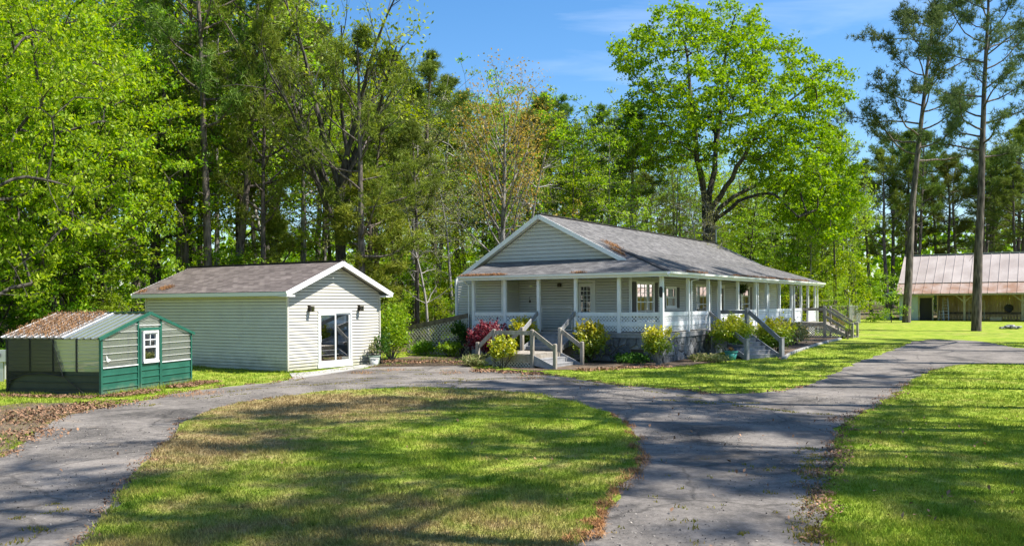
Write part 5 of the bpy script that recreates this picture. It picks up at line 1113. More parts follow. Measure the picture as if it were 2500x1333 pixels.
# loblolly pines
def pine(kind, seed, H=22., bare=.5, rad=3.6, leaf='needle', nl=26, per=4, bark='bark_pine', r=.27, sub=6, lean=0.0, droop=.1, ln=.38, nn=9, top=.35, wd=.042, k1=3):
    s = Plant(seed); T = s.limb((0, 0, -.3), (lean, 0, 1), H, r, 14, .0, .018, .05, 9); T[0] = T[0]
    for i in range(nl):
        t = bare + (1 - bare) * (i + .4) / nl; f = t * 14; j = min(int(f), 13); q = T[j] + (T[j + 1] - T[j]) * (f - j); a = i * 2.4 + s.rng.normal(0, .35); u = (t - bare) / (1 - bare)
        ll = rad * (top + (1 - top) * math.sin(math.pi * (.18 + .80 * u))) * s.rng.uniform(.65, 1.2) * (1 - .75 * max(0, u - .62) / .38)
        B = s.limb(q, (math.cos(a), math.sin(a), .15 + .65 * u - droop), ll, .075 * (1.15 - .7 * u), 6, .55, .13); s.sub(B, sub, .38, .7, ll * .32, .02, .5, 1, []); s.anchor(B[-3:], B[-1] - B[-2])
    for i in range(7):
        t = max(.2, bare * (.55 + .06 * i)); j = int(t * 14); a = i * 2.1; s.limb(T[j], (math.cos(a), math.sin(a), .05), 1.1 * s.rng.uniform(.5, 1.3), .03, 4, -.2, .2, k=3)
    C = needles_on(s, per, .20, ln, wd, nn); proto(kind, s, bark, C, leaf)
pine('pine_a', 51, rad=4.3); pine('pine_shade', 59, H=24, bare=.60, rad=4.6, nl=20, per=3, sub=5, top=.6); pine('pine_b', 52, bare=.58, rad=3.2); pine('pine_c', 53, bare=.38, rad=4.0, leaf='needle', nl=30); pine('pine_young', 54, H=9, bare=.2, rad=2.2, leaf='needle_lime', nl=24, r=.12, ln=.30)
pine('pine_lush', 55, H=20, bare=.36, rad=4.4, leaf='needle_mid', nl=32, per=3, sub=7); pine('pine_tall', 56, H=25, bare=.47, rad=6.0, leaf='needle_dark', nl=30, per=7, sub=7, r=.31, lean=.035, top=.6)
pine('pine_tall2', 57, H=26, bare=.46, rad=4.6, leaf='needle_dark', nl=30, per=5, sub=6, r=.34, lean=.03, top=.6)
pine('pine_wide', 58, H=18, bare=.30, rad=5.0, leaf='needle_mid', nl=24, per=3, sub=8, lean=.04, r=.26)
# saplings, dogwood like layers of bright leaves
def sapling(kind, seed, H=6., leaf='leaf_sap', per=9, bark='bark_dark'):
    s = Plant(seed); T = s.limb((0, 0, -.2), (s.rng.normal() * .1, s.rng.normal() * .1, 1), H, .06, 8, 0, .08, .012, 5)
    for i in range(16):
        t = .12 + .88 * i / 16; j = min(int(t * 8), 7); a = i * 2.4; B = s.limb(T[j], (math.cos(a), math.sin(a), .28), H * .30 * (1.15 - .6 * t), .018, 4, .1, .15, k=3); s.sub(B, 4, .3, .8, .7, .007, 0, 1, []); s.anchor(B[2:], B[-1] - B[-2])
    C = leaves_on(s, per * 2, .26, .13, flat=.3, upb=.9); proto(kind, s, bark, C, leaf)
sapling('sap_a', 61); sapling('sap_b', 62, leaf='leaf_bright'); sapling('sap_c', 63, per=5, leaf='leaf_lime')

# ---- the great oak behind the house: trunk and main limbs laid out one by one
OY = 66.0; ox, oy, oz = at(1733, OY)
oak = thing('oak_tree', 'great spreading oak in full bright leaf standing behind the house roof', 'tree', (ox, oy, oz))
def opt(px, py, dy=0.0): Y = OY + dy; return np.array([(px - CX) / F * Y - ox, dy, CAMZ + (hz(px) - py) / F * Y - oz])
s = Plant(71)
def smoothp(pts, n):
    P_ = np.array(pts); t = np.linspace(0, len(P_) - 1, n); i = np.minimum(t.astype(int), len(P_) - 2); f = (t - i)[:, None]; Q = P_[i] * (1 - f) + P_[i + 1] * f
    for _ in range(2): Q[1:-1] = .25 * Q[:-2] + .5 * Q[1:-1] + .25 * Q[2:]
    Q[1:-1] += s.rng.normal(0, .06, Q[1:-1].shape); return Q
Tk = np.array([[0, 0, -.4], [0, 0, .6], [-.02, 0, 2.0], opt(1733, 600), opt(1731, 545), opt(1729, 500)]); s.tube(Tk, [.85, .62, .54, .50, .50, .46], 12)
V, Q = s.bark(); link(bpy.data.objects.new('trunk', np_mesh('trunk', V, Q, M['bark_dark'], True)), oak)
LIMBS = [([(1729, 505, 0), (1718, 461, -.5), (1702, 379, -1), (1694, 298, -1.5), (1686, 192, -1), (1676, 95, 0), (1660, 50, 1)], .27),
         ([(1731, 505, 0), (1742, 432, .8), (1758, 346, 1.5), (1764, 192, 1), (1785, 80, 0), (1800, 35, -1)], .25),
         ([(1738, 510, 0), (1768, 470, -1), (1801, 408, -2), (1849, 331, -3.5), (1907, 270, -4), (1975, 215, -4)], .23),
         ([(1738, 530, 0), (1777, 492, 1), (1849, 451, 2.5), (1930, 410, 3), (2010, 390, 3)], .21),
         ([(1738, 545, 0), (1790, 500, -2), (1859, 466, -4), (1907, 485, -5.5), (1950, 530, -6)], .17)]
OUT = [(1492, 110), (1530, 62), (1600, 12), (1660, 0), (1720, 12), (1790, -8), (1862, 0), (1872, 45), (1900, 95), (1935, 88), (2000, 128), (2060, 160), (2088, 185), (2082, 255), (2058, 275), (2090, 340), (2102, 430), (2108, 490), (2078, 560), (2030, 588), (1955, 565), (1900, 505), (1850, 455), (1815, 425), (1770, 395), (1700, 425), (1640, 435), (1560, 420), (1505, 385), (1484, 310), (1505, 245), (1545, 205), (1495, 165)]
def in_out(x, y):
    c = False; j = len(OUT) - 1
    for i in range(len(OUT)):
        if (OUT[i][1] > y) != (OUT[j][1] > y) and x < (OUT[j][0] - OUT[i][0]) * (y - OUT[i][1]) / (OUT[j][1] - OUT[i][1]) + OUT[i][0]: c = not c
        j = i
    return c
def edge_d(x, y):
    m_ = 1e9
    for i in range(len(OUT)):
        a = np.array(OUT[i], float); b = np.array(OUT[i - 1], float); t = np.clip(((x - a[0]) * (b[0] - a[0]) + (y - a[1]) * (b[1] - a[1])) / max(1e-6, ((b - a) ** 2).sum()), 0, 1); m_ = min(m_, math.hypot(x - a[0] - t * (b[0] - a[0]), y - a[1] - t * (b[1] - a[1])))
    return m_
tg = []
while len(tg) < 640:
    x, y = s.rng.uniform(1480, 2112), s.rng.uniform(-10, 590)
    if not in_out(x, y): continue
    e = edge_d(x, y)
    if e < 14: continue
    D_ = 8.5 * min(1, (e / 170)) ** .55; q = s.rng.uniform(-1, 1); q = math.copysign(abs(q) ** .6, q); P_ = opt(x, y, q * D_)
    if math.sin(P_[0] * .75 + .8) * math.sin(P_[2] * .8 + 1.3 * math.sin(P_[1] * .6)) + .35 * math.sin(P_[1] * 1.1 + P_[0]) < -.52: continue
    if len(tg) and np.min(np.linalg.norm(np.array(tg) - P_, axis=1)) < .78: continue
    tg.append(P_)
for _ in range(95):
    x, y = s.rng.uniform(1850, 2095), s.rng.uniform(430, 585)
    if in_out(x, y): tg.append(opt(x, y, s.rng.uniform(-6.5, 4)))
base = []
for pl_, r0 in LIMBS:
    Q_ = smoothp([opt(*p) for p in pl_], 14); s.tube(Q_, np.linspace(r0, .05, 14), 8); base += list(Q_[4:])
    V, Q = s.bark(); link(bpy.data.objects.new('limb', np_mesh('limb', V, Q, M['bark_dark'], True)), oak)
ends = grow_to(s, base, np.array(tg), .013, rmax=.16)
C = sprays(s, ends, 7, 16, 1.12, .16, .21, .62, flat=.5)
V, Q = s.bark(); link(bpy.data.objects.new('branch', np_mesh('branch', V, Q, M['bark_dark'], True)), oak)
link(bpy.data.objects.new('crown', np_mesh('crown', C[0], C[1], M['leaf_oak'])), oak)

# ---- notable trees, then the woods
GW_ = 'trees of the woods behind the buildings'
def tr(kind, name, label, px, Y, top, H0, sq=1.0, rz=0.0, cat='tree', tilt=(0, 0), group=GW_):
    x, y, z = at(px, Y); h = CAMZ + (hz(px) - top) / F * Y - z; return plant(kind, name, label, cat, (x, y, z), h / H0, rz, group, tilt, sq=sq)
tr('bare', 'hardwood_tree', 'large dark limbed tree with mostly bare twigs rising behind the shed', 842, 46, -25, 17.6, .95, 0.0)
tr('pine_wide', 'pine_tree', 'pine leaning right with broad drooping boughs right of the bare tree', 880, 43.2, 70, 18, .95, .0)
tr('golden', 'hardwood_tree', 'pale trunked tree with golden brown spring buds left of the house gable', 1222, 53, 92, 19.5, .95, .6)
tr('pine_lush', 'pine_tree', 'tall green pine behind the left half of the shed roof', 565, 46, -160, 20, .9, 1.0)
tr('pine_lush', 'pine_tree', 'pine with hanging boughs above the middle of the shed roof', 640, 44.5, 20, 20, .72, 2.6)
tr('pine_a', 'pine_tree', 'thick trunked pine between the leafy trees and the shed', 508, 44, -260, 22, .9, .3)
tr('pine_b', 'pine_tree', 'slim dark pine trunk beside the thick pine near the shed', 455, 47, -230, 22, .8, 2.0)
tr('pine_young', 'pine_tree', 'small yellow green young pine behind the shed ridge', 683, 46.5, 520, 9, 1.15, .5)
tr('pine_young', 'pine_tree', 'yellow green young pine behind the right gable of the shed', 905, 45, 420, 9, 1.2, 2.1)
tr('dead_a', 'dead_tree', 'grey leafless tree with tangled branches behind the shed roof', 650, 50, 300, 16, 1.0, .4)
tr('dead_a', 'dead_tree', 'small grey leafless tree between the shed and the house', 1045, 47, 470, 16, .9, 1.4)
tr('dead_a', 'dead_tree', 'grey leafless tree left of the house gable peak', 1290, 56, 360, 16, 1.2, 2.9)
tr('near_a', 'leafy_tree', 'large near leafy tree overhanging the greenhouse from the left edge', -60, 33, -420, 15, .78, .3)
tr('near_a', 'leafy_tree', 'bright leafy tree directly behind the greenhouse', 185, 41, 60, 15, .8, 1.9)
tr('bright_a', 'leafy_tree', 'tall bright leafy tree behind the left end of the shed', 370, 46, -120, 20, .85, 2.2)
tr('near_a', 'leafy_tree', 'bright leafy tree filling the left edge behind the meter box', -70, 37, -60, 15, 1.0, 4.2)
tr('pine_tall', 'pine_tree', 'tall bare trunked pine standing before the left end of the barn', 2212, 78, -70, 25, .95, .15, tilt=(0, .045), group='tall pines before the barn')
tr('pine_tall2', 'pine_tree', 'nearest tall pine with flared base on the lawn before the barn', 2383, 61.4, -130, 26, .98, .4, tilt=(0, .012), group='tall pines before the barn')
# landmarks along the picture for telling the trees of the woods apart
LM = [(-400, 0, 'left of the greenhouse'), (0, 110, 'above the left end of the greenhouse'), (110, 230, 'above the greenhouse roof'), (230, 330, 'above the greenhouse gable'), (330, 420, 'above the left end of the shed roof'), (420, 520, 'left of the thick pine trunks'),
      (520, 620, 'left of mid shed roof'), (620, 720, 'above the middle of the shed roof'), (720, 800, 'right of mid shed roof'), (800, 870, 'behind the shed gable peak'), (870, 960, 'right of the shed gable peak'), (960, 1050, 'in the gap right of the shed'),
      (1050, 1130, 'in the gap left of the house'), (1130, 1220, 'above the left eave of the house'), (1220, 1300, 'left of the house gable peak'), (1300, 1380, 'just right of the house gable peak'), (1380, 1460, 'above the front third of the house ridge'), (1460, 1560, 'above the house ridge left of the oak'),
      (1560, 1660, 'close left of the oak trunk'), (1660, 1760, 'right behind the oak trunk'), (1760, 1860, 'above the back end of the house roof'), (1860, 1950, 'above the far eave of the house'), (1950, 2040, 'behind the far porch steps'), (2040, 2120, 'behind the wire fence'),
      (2120, 2200, 'left of the barn'), (2200, 2290, 'above the left barn end'), (2290, 2390, 'between the two tall pines'), (2390, 2470, 'right of the nearest tall pine'), (2470, 3200, 'at the right edge above the barn')]
def where(px):
    for a, b, t in LM:
        if a <= px < b: return t
    return 'at the right edge above the barn'
SKY = [(-400, -300), (0, -240), (650, -150), (760, 5), (930, 55), (1010, 105), (1100, 140), (1150, 190), (1330, 205), (1400, 232), (1470, 215), (1560, 280), (2000, 330), (2080, 300), (2140, 268), (2300, 285), (2420, 292), (3200, 280)]
def skyline(px): return float(np.interp(px, [p[0] for p in SKY], [p[1] for p in SKY]))
HT = {'bright_a': 20, 'bright_b': 18, 'bright_c': 19, 'lime_a': 18, 'grey_a': 18, 'slim_a': 18, 'slim_b': 17, 'pine_a': 22, 'pine_b': 22, 'pine_c': 22, 'pine_lush': 20, 'dead_a': 16, 'sap_a': 6, 'sap_b': 6, 'sap_c': 6}
DESC = {'bright_a': ('leafy_tree', 'broad bright green leafy tree'), 'bright_b': ('leafy_tree', 'rounded bright green leafy tree'), 'bright_c': ('leafy_tree', 'high crowned bright green tree'), 'lime_a': ('leafy_tree', 'yellow green leafing tree'), 'grey_a': ('hardwood_tree', 'thinly leafed grey barked tree'),
        'slim_a': ('leafy_tree', 'slender dark trunked leafy tree'), 'slim_b': ('leafy_tree', 'slender pale yellow green tree'), 'pine_a': ('pine_tree', 'tall dark green pine'), 'pine_b': ('pine_tree', 'bare trunked high crowned pine'), 'pine_c': ('pine_tree', 'full crowned green pine'), 'pine_lush': ('pine_tree', 'bushy green pine'), 'dead_a': ('dead_tree', 'grey leafless tree')}
rw = random.Random(99)
USED = set()
def fill(n, px0, px1, Y0, Y1, kinds, depth, hl=.72, hh=1.02, sq=(.8, 1.15)):
    for i in range(n):
        px = px0 + (px1 - px0) * (i + rw.uniform(.1, .9)) / n; Y = rw.uniform(Y0, Y1); k_ = rw.choice(kinds); top = skyline(px); f_ = rw.uniform(hl, hh)
        for q in range(14):
            if f'{DESC[k_][1]} {depth} {where(px)}' not in USED: break
            k_ = rw.choice(kinds); px += rw.uniform(-60, 60)
        USED.add(f'{DESC[k_][1]} {depth} {where(px)}'); top = skyline(px)
        x, y, z = at(px, Y); full = CAMZ + (hz(px) - top) / F * Y - z; nm, d = DESC[k_]
        plant(k_, nm, f'{d} {depth} {where(px)}', 'tree', (x, y, z), full * f_ / HT[k_], rw.uniform(0, 6.28), GW_, (rw.gauss(0, .02), rw.gauss(0, .02)), sq=rw.uniform(*sq))
fill(7, -260, 480, 42, 52, ['bright_a', 'bright_b', 'bright_a', 'bright_c'], 'at woods front', .6, .95)
fill(20, 430, 1120, 47, 58, ['slim_a', 'pine_b', 'slim_b', 'grey_a', 'slim_a'], 'at woods front', .6, .95)
fill(10, 1120, 1720, 56, 68, ['slim_a', 'grey_a', 'slim_b', 'grey_a', 'bright_c'], 'at woods front', .55, .9)
fill(8, 1760, 2060, 76, 88, ['slim_a', 'bright_b', 'bright_c', 'pine_a', 'slim_b'], 'at woods front', .5, .85)
fill(12, -330, 620, 56, 75, ['bright_a', 'bright_c', 'pine_b', 'lime_a', 'slim_a'], 'midway in woods', .7, 1.0)
fill(15, 600, 1330, 60, 78, ['slim_a', 'pine_b', 'lime_a', 'pine_c', 'grey_a', 'bright_c', 'slim_b'], 'midway in woods', .7, 1.0)
fill(13, 1320, 2120, 74, 92, ['slim_a', 'lime_a', 'grey_a', 'pine_a', 'bright_c', 'slim_b'], 'midway in woods', .7, 1.0)
fill(14, 2090, 2680, 97, 112, ['pine_a', 'pine_c', 'pine_lush', 'pine_c', 'pine_a', 'pine_b'], 'close behind the barn', .72, 1.0, (.95, 1.3))
fill(16, -450, 1000, 82, 110, ['bright_c', 'lime_a', 'pine_a', 'slim_a', 'bright_a'], 'deep in woods', .72, 1.0)
fill(20, 960, 2100, 95, 125, ['pine_a', 'lime_a', 'bright_c', 'grey_a', 'pine_c'], 'deep in woods', .75, 1.02)
fill(12, 2060, 2800, 115, 140, ['pine_a', 'pine_c', 'bright_b', 'pine_lush'], 'deep in woods', .8, 1.0, (.95, 1.3))
fill(11, 960, 1560, 60, 84, ['pine_c', 'slim_a', 'bright_c', 'lime_a', 'pine_b'], 'tall in woods', .92, 1.03, (.9, 1.2))
def under(n, px0, px1, Y0, Y1, h0, h1, depth, kinds=('sap_a', 'sap_b', 'sap_c', 'sap_a')):
    for i in range(n):
        px = px0 + (px1 - px0) * (i + rw.uniform(.05, .95)) / n; Y = rw.uniform(Y0, Y1); k_ = rw.choice(kinds); x, y, z = at(px, Y); h = rw.uniform(h0, h1)
        mk = lambda: ('low ' if h < (h0 + h1) / 2 else 'tall ') + {'sap_a': 'fresh green sapling', 'sap_b': 'bright leafy sapling', 'sap_c': 'yellow green sapling'}[k_] + f' {depth} {where(px)}'
        for q in range(14):
            if mk() not in USED: break
            k_ = rw.choice(('sap_a', 'sap_b', 'sap_c')); h = rw.uniform(h0, h1); px += rw.uniform(-50, 50); x, y, z = at(px, Y)
        USED.add(mk())
        d = {'sap_a': 'fresh green sapling', 'sap_b': 'bright leafy sapling', 'sap_c': 'yellow green sapling'}[k_]; hh = 'low ' if h < (h0 + h1) / 2 else 'tall '
        plant(k_, 'sapling', f'{hh}{d} {depth} {where(px)}', 'sapling', (x, y, z), h / 6, rw.uniform(0, 6.28), 'saplings under the trees of the woods', sq=rw.uniform(.9, 1.4))
under(12, -150, 285, 38, 44, 3.0, 7.5, 'at woods edge'); under(16, 430, 1180, 44, 52, 2.5, 6.5, 'at woods edge'); under(12, 1120, 1500, 58, 66, 3, 7, 'at woods edge')
under(13, 1560, 2085, 72, 84, 3, 8, 'at woods edge'); under(16, -200, 1250, 55, 75, 4, 9, 'farther in woods'); under(16, 1200, 2250, 78, 98, 4, 9, 'farther in woods'); under(12, 2180, 2650, 93, 104, 2.5, 6, 'behind the barn')
# far off wood that reads as one mass
def far_woods():
    r = np.random.default_rng(5); Cs = []
    n = 30000; a = r.uniform(-1.0, 1.05, n); Y = r.uniform(128, 175, n); h = 14 * r.beta(1.3, 1.6, n) + .5; C = np.stack([np.tan(a * .62) * Y, Y, h + .0145 * (Y - 30)], axis=1)
    V, Q = leaf_arrays(r, C, 1.1, .7, .4); return tag(np_obj('far_woods', V, Q, M['leaf_sap']), 'far green depth of the woods seen between the trunks', 'woods', kind='stuff')
far_woods()
# tall trees beyond the right edge of the frame whose crowns shade the drive and the lawn
RW = [('pine_shade', 15.0, 11.5, 30), ('pine_shade', 13.5, 16.5, 28), ('pine_shade', 19.5, 19.5, 31), ('pine_shade', 18.0, 24.5, 29), ('pine_tall2', 21.8, 33.8, 31), ('pine_shade', 27.5, 41.0, 28), ('pine_tall', 33.0, 47.0, 28), ('pine_shade', 9.5, 3.5, 28), ('pine_shade', 24.5, 27.0, 29), ('pine_shade', 21.5, 12.0, 29), ('pine_shade', 25.5, 15.5, 31), ('pine_shade', 23.0, 8.0, 30), ('pine_shade', 11.0, 7.0, 31)]
for i, (k_, x, y, h) in enumerate(RW):
    H0 = {'pine_shade': 24, 'pine_b': 22, 'pine_tall': 25, 'pine_tall2': 26, 'bright_c': 19, 'grey_a': 18, 'pine_c': 22, 'pine_lush': 20}[k_]
    plant(k_, 'pine_tree' if 'pine' in k_ else 'leafy_tree', 'tall pine beyond the right edge shading the drive and lawn', 'tree', (x, y, gz(y)), h / H0, i * 1.7, 'tall trees along the right of the drive', sq=1.0 if 'pine' in k_ else .8)
# ------------------------------------------------------------------ shrubs, pots and small things
def shrub(name, label, px, Y, w_, h_, leaf, n=1400, size=.10, seed=1, z0=.12, lumps=26, base=None, stems=9, cat='shrub', group=None, aspect=.55, depth=None, bark='bark_dark', loc=None, flat=False):
    r = np.random.default_rng(seed); x, y, z = loc if loc else at(px, Y); t = thing(name, label, cat, (x, y, z), 0, group); d_ = depth or w_
    n = int(n * 1.7); lumps = int(lumps * 1.3)
    u = r.normal(0, 1, (lumps, 3)); u /= np.linalg.norm(u, axis=1)[:, None]; u *= r.uniform(.55, 1.0, (lumps, 1)); rad = np.array([w_ / 2, d_ / 2, (h_ - z0) / 2])
    cen = u * rad * .80 + np.array([0, 0, z0 + (h_ - z0) / 2]); cs = r.integers(0, lumps, n); C = cen[cs] + r.normal(0, 1, (n, 3)) * rad * (.20 if not flat else .16); C[:, 2] = np.maximum(C[:, 2], .03)
    if n > 900:                                     # stray shoots standing out of the bush
        k_ = 34; a_ = r.normal(0, 1, (k_, 3)); a_[:, 2] = np.abs(a_[:, 2]) + .25; a_ /= np.linalg.norm(a_, axis=1)[:, None]; st = a_ * rad * .86 + np.array([0, 0, z0 + (h_ - z0) / 2]); dr = a_ + np.array([0, 0, .9]) + r.normal(0, .35, (k_, 3)); dr /= np.linalg.norm(dr, axis=1)[:, None]
        f_ = r.uniform(0, 1, (k_, 16, 1)); C = np.concatenate([C, (st[:, None] + dr[:, None] * f_ * r.uniform(.12, .36, (k_, 1, 1)) * min(1, h_ / 1.4) + r.normal(0, .03, (k_, 16, 3))).reshape(-1, 3)])
    V, Q = leaf_arrays(r, C, size, aspect, .5); np_obj('foliage', V, Q, M[leaf], t)
    s = Plant(seed + 500)
    for i in range(stems):
        c = cen[i % lumps]; s.limb((c[0] * .12, c[1] * .12, -.05), (c[0], c[1], c[2] * 1.0), np.linalg.norm(c) * .98, .014 + .006 * h_, 5, .15, .10, .005, 4)
    V, Q = s.bark(); np_obj('stem', V, Q, M[bark], t, True); return t
def potted(name, label, x, y, z, r_, h_, mat, cat='pot', soil=True, flare=1.25, group=None):
    t = thing(name, label, cat, (x, y, z), 0, group); MB().lathe([(r_ / flare * .9, 0), (r_ / flare, .01), (r_ * .98, h_ * .84)], k=20).build('pot_body', M[mat], t, True)
    MB().lathe([(r_ * .98, h_ * .84), (r_ * 1.07, h_ * .86), (r_ * 1.08, h_), (r_ * .98, h_), (r_ * .94, h_ * .88)], k=20).build('rim', M[mat], t)
    if soil: MB().lathe([(.01, h_ * .86), (r_ * .93, h_ * .87), (r_ * .93, h_ * .89), (.01, h_ * .92)], k=16).build('soil', M['soil'], t)
    return t
hp = lambda v, s: tuple(HW(v, s, 0))
def on(v, s, z=None): p = HW(v, s); return (p.x, p.y, gz(p.y) if z is None else z)
shrub('red_maple', 'dark red low Japanese maple beside the front steps', 0, 0, 1.85, 1.6, 'leaf_red', 3400, .10, 1, .3, 34, loc=on(-1.3, 7.6), depth=1.6)
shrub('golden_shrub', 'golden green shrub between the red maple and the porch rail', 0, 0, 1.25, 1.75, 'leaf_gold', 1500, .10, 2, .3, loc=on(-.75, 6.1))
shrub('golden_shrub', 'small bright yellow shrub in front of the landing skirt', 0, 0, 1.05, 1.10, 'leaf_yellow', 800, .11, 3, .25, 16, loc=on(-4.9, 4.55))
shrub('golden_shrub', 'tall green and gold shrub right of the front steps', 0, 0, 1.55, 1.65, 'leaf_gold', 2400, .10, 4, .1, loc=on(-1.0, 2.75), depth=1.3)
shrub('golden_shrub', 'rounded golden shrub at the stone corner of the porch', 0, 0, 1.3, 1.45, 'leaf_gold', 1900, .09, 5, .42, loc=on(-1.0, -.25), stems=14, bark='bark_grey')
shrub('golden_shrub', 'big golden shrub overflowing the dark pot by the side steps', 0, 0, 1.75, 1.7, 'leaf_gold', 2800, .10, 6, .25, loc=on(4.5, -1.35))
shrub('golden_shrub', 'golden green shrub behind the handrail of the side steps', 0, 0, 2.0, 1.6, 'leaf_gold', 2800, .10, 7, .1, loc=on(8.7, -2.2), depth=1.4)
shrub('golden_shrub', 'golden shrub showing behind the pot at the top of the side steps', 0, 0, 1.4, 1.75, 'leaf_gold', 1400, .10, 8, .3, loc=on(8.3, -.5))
shrub('hedge', 'long clipped hedge with reddish tips along the side porch', 0, 0, 2.0, 1.25, 'leaf_hedge', 5200, .12, 9, .05, 46, loc=on(14.2, -1.1), depth=6.5, cat='hedge').rotation_euler = (0, 0, R(-32))
shrub('willow_shrub', 'loose light green shrub at the right corner of the shed', 0, 0, 1.95, 2.35, 'leaf_bright', 2200, .10, 10, .3, 40, loc=at(955, 38.5), stems=16, bark='bark_grey')
shrub('bare_shrub', 'thin dark leaved shrub climbing the shed corner', 0, 0, .95, 1.55, 'leaf_dark', 420, .09, 11, .25, 16, loc=tuple(Matrix.Translation(SC) @ Matrix.Rotation(RZ, 4, 'Z') @ Vector((4.65, -.5, 0))))
shrub('iris_clump', 'clump of green blades in front of the lattice ramp', 0, 0, 1.1, .75, 'leaf_sap', 420, .26, 12, .02, 12, loc=on(-.8, 11.6), aspect=.14, stems=4)
shrub('dark_shrub', 'dark green shrub against the top of the lattice ramp', 0, 0, .75, 1.5, 'leaf_dark', 700, .09, 13, .5, 14, loc=on(-.55, 9.6))
shrub('low_shrub', 'low pale green shrub at the foot of the ramp beside the red maple', 0, 0, 1.3, .62, 'leaf_lime', 600, .10, 14, .03, 14, loc=on(-1.0, 9.9))
shrub('ground_shrub', 'low green plants under the stone wall left of the corner shrub', 0, 0, 1.6, .38, 'leaf_dark', 700, .09, 15, .02, 16, loc=on(-.6, 1.1))
shrub('ground_shrub', 'low pale green plants between the corner shrub and the teal pot', 0, 0, 1.7, .30, 'leaf_straw', 700, .09, 16, .02, 16, loc=on(1.6, -1.4))
shrub('lily_clump', 'straw coloured clump of arching leaves at the left foot of the landing', 0, 0, 1.15, .48, 'leaf_straw', 520, .24, 17, .02, 12, loc=on(-4.7, 6.0), aspect=.12, stems=3)
shrub('russet_shrub', 'thin russet shrub with bare tips by the wire fence', 0, 0, 1.9, 1.35, 'leaf_russet', 500, .14, 18, .2, 18, loc=at(2040, 60.5), aspect=.15, stems=18)
shrub('russet_hedge', 'wide russet budding hedge seen over the house ridge', 0, 0, 9.0, 5.6, 'leaf_russet', 4200, .30, 19, 1.2, 60, loc=at(1680, 70), depth=3.0, stems=30, aspect=.18, cat='hedge')
shrub('young_shrub', 'thin bare stemmed young shrub beside the far porch steps', 0, 0, .8, 1.5, 'leaf_sap', 60, .09, 20, .4, 10, loc=on(21.6, -2.9), stems=7)
p = on(4.1, -1.75); potted('plant_pot', 'big dark glazed pot holding the golden shrub by the side steps', p[0], p[1], p[2], .34, .62, 'pot_dark', flare=1.15)
p = on(2.9, -1.9); tp = potted('plant_pot', 'square teal plastic planter in front of the stone wall', p[0], p[1], p[2], .27, .40, 'teal', flare=1.5)
shrub('pot_plant', 'withered sprig in the teal planter', 0, 0, .28, .22, 'leaf_russet', 60, .07, 21, .02, 6, loc=(p[0], p[1], p[2] + .36), stems=4, cat='plant')
p = T0 + Wd * 1.35 + E * -.15; potted('plant_pot', 'weathered red pot standing at the top of the side steps', p.x, p.y, FL, .27, .44, 'pot_red', flare=1.2)
shrub('pot_plant', 'bare twiggy plant in the red pot at the top of the side steps', 0, 0, .5, .45, 'leaf_lime', 50, .07, 22, .05, 7, loc=(p.x, p.y, FL + .38), stems=7, cat='plant')
sp = lambda x, y: Matrix.Translation(SC) @ Matrix.Rotation(RZ, 4, 'Z') @ Vector((x, y, .02))
q = sp(3.95, -.75); t = potted('bucket', 'white plastic bucket standing on the shed apron', q.x, q.y, .03, .17, .36, 'bucket', cat='bucket', soil=False, flare=1.2); MB().tube([(-.17 * math.cos(a), .05, .33 - .22 * math.sin(a)) for a in [i * math.pi / 10 for i in range(11)]], .006, 5).build('handle', M['steel'], t)
q = sp(4.3, -.45); potted('plant_pot', 'grey green pot behind the white bucket', q.x, q.y, .03, .24, .44, 'pot_green', flare=1.35)
shrub('pot_plant', 'sparse plant growing in the grey green pot', 0, 0, .6, .8, 'leaf_straw', 160, .08, 23, .05, 12, loc=(q.x, q.y, .42), stems=8, cat='plant')
# things seen inside the greenhouse
gm = Matrix.Translation(GC) @ Matrix.Rotation(GR, 4, 'Z')
t = thing('potting_bench', 'wooden bench inside the greenhouse', 'bench', tuple(gm @ Vector((2.2, 2.4, 0))), GR); MB().bx(-1.9, 1.9, -.35, .35, .70, .75).build('bench_top', M['wood'], t)
for x in (-1.8, 1.8):
    for y in (-.3, .3): MB().bx(x - .04, x + .04, y - .04, y + .04, 0, .70).build('leg', M['wood'], t)
for i, (x, y, mt, lb) in enumerate(((.6, .5, 'bucket', 'white pot behind the left front panel of the greenhouse'), (2.35, .55, 'bucket', 'silvery wrapped pot behind the greenhouse door window'), (3.2, .5, 'pale_blue', 'blue pot behind the right front panel of the greenhouse'), (.35, 1.0, 'pot_red', 'brown pot behind the near side panel of the greenhouse'))):
    w3 = gm @ Vector((x, y, .72)); potted('plant_pot', lb, w3.x, w3.y, .70, .14, .2, mt)
    tb = thing('pot_stand', lb.split(' pot ')[0] + ' pot stand ' + ' '.join(lb.split(' pot ')[1].split()), 'stand', (w3.x, w3.y, 0)); MB().lathe([(.12, 0), (.12, .02), (.03, .05), (.03, .65), (.15, .67), (.15, .698)], k=10).build('pedestal', M['wood'], tb)
    if i in (1, 2): shrub('pot_plant', 'pale plant in the ' + lb[: lb.index(' behind')] + ' ' + lb[lb.index('behind'):], 0, 0, .42, .40, 'leaf_straw', 130, .09, 30 + i, .02, 9, loc=(w3.x, w3.y, .86), stems=5, cat='plant')
# meter box at the left edge
x, y, z = at(4, 29.5); t = thing('meter_box', 'pale grey electric meter box on a post at the left edge', 'meter box', (x, y, z), R(8)); MB().bx(-.26, .20, -.10, .08, .68, 1.08).build('box_body', M['steel'], t, bevel=.01); MB().bx(-.05, .05, -.05, .05, 0, .68).build('post', M['steel'], t)
MB().lathe([(.07, -.05), (.07, .05), (.05, .07), (.01, .08)], k=12).build('meter_dial', M['glass'], t).location = (-.06, -.14, .9); MB().tube([(.10, 0, .68), (.10, 0, .1)], .03, 6).build('conduit', M['bucket'], t)
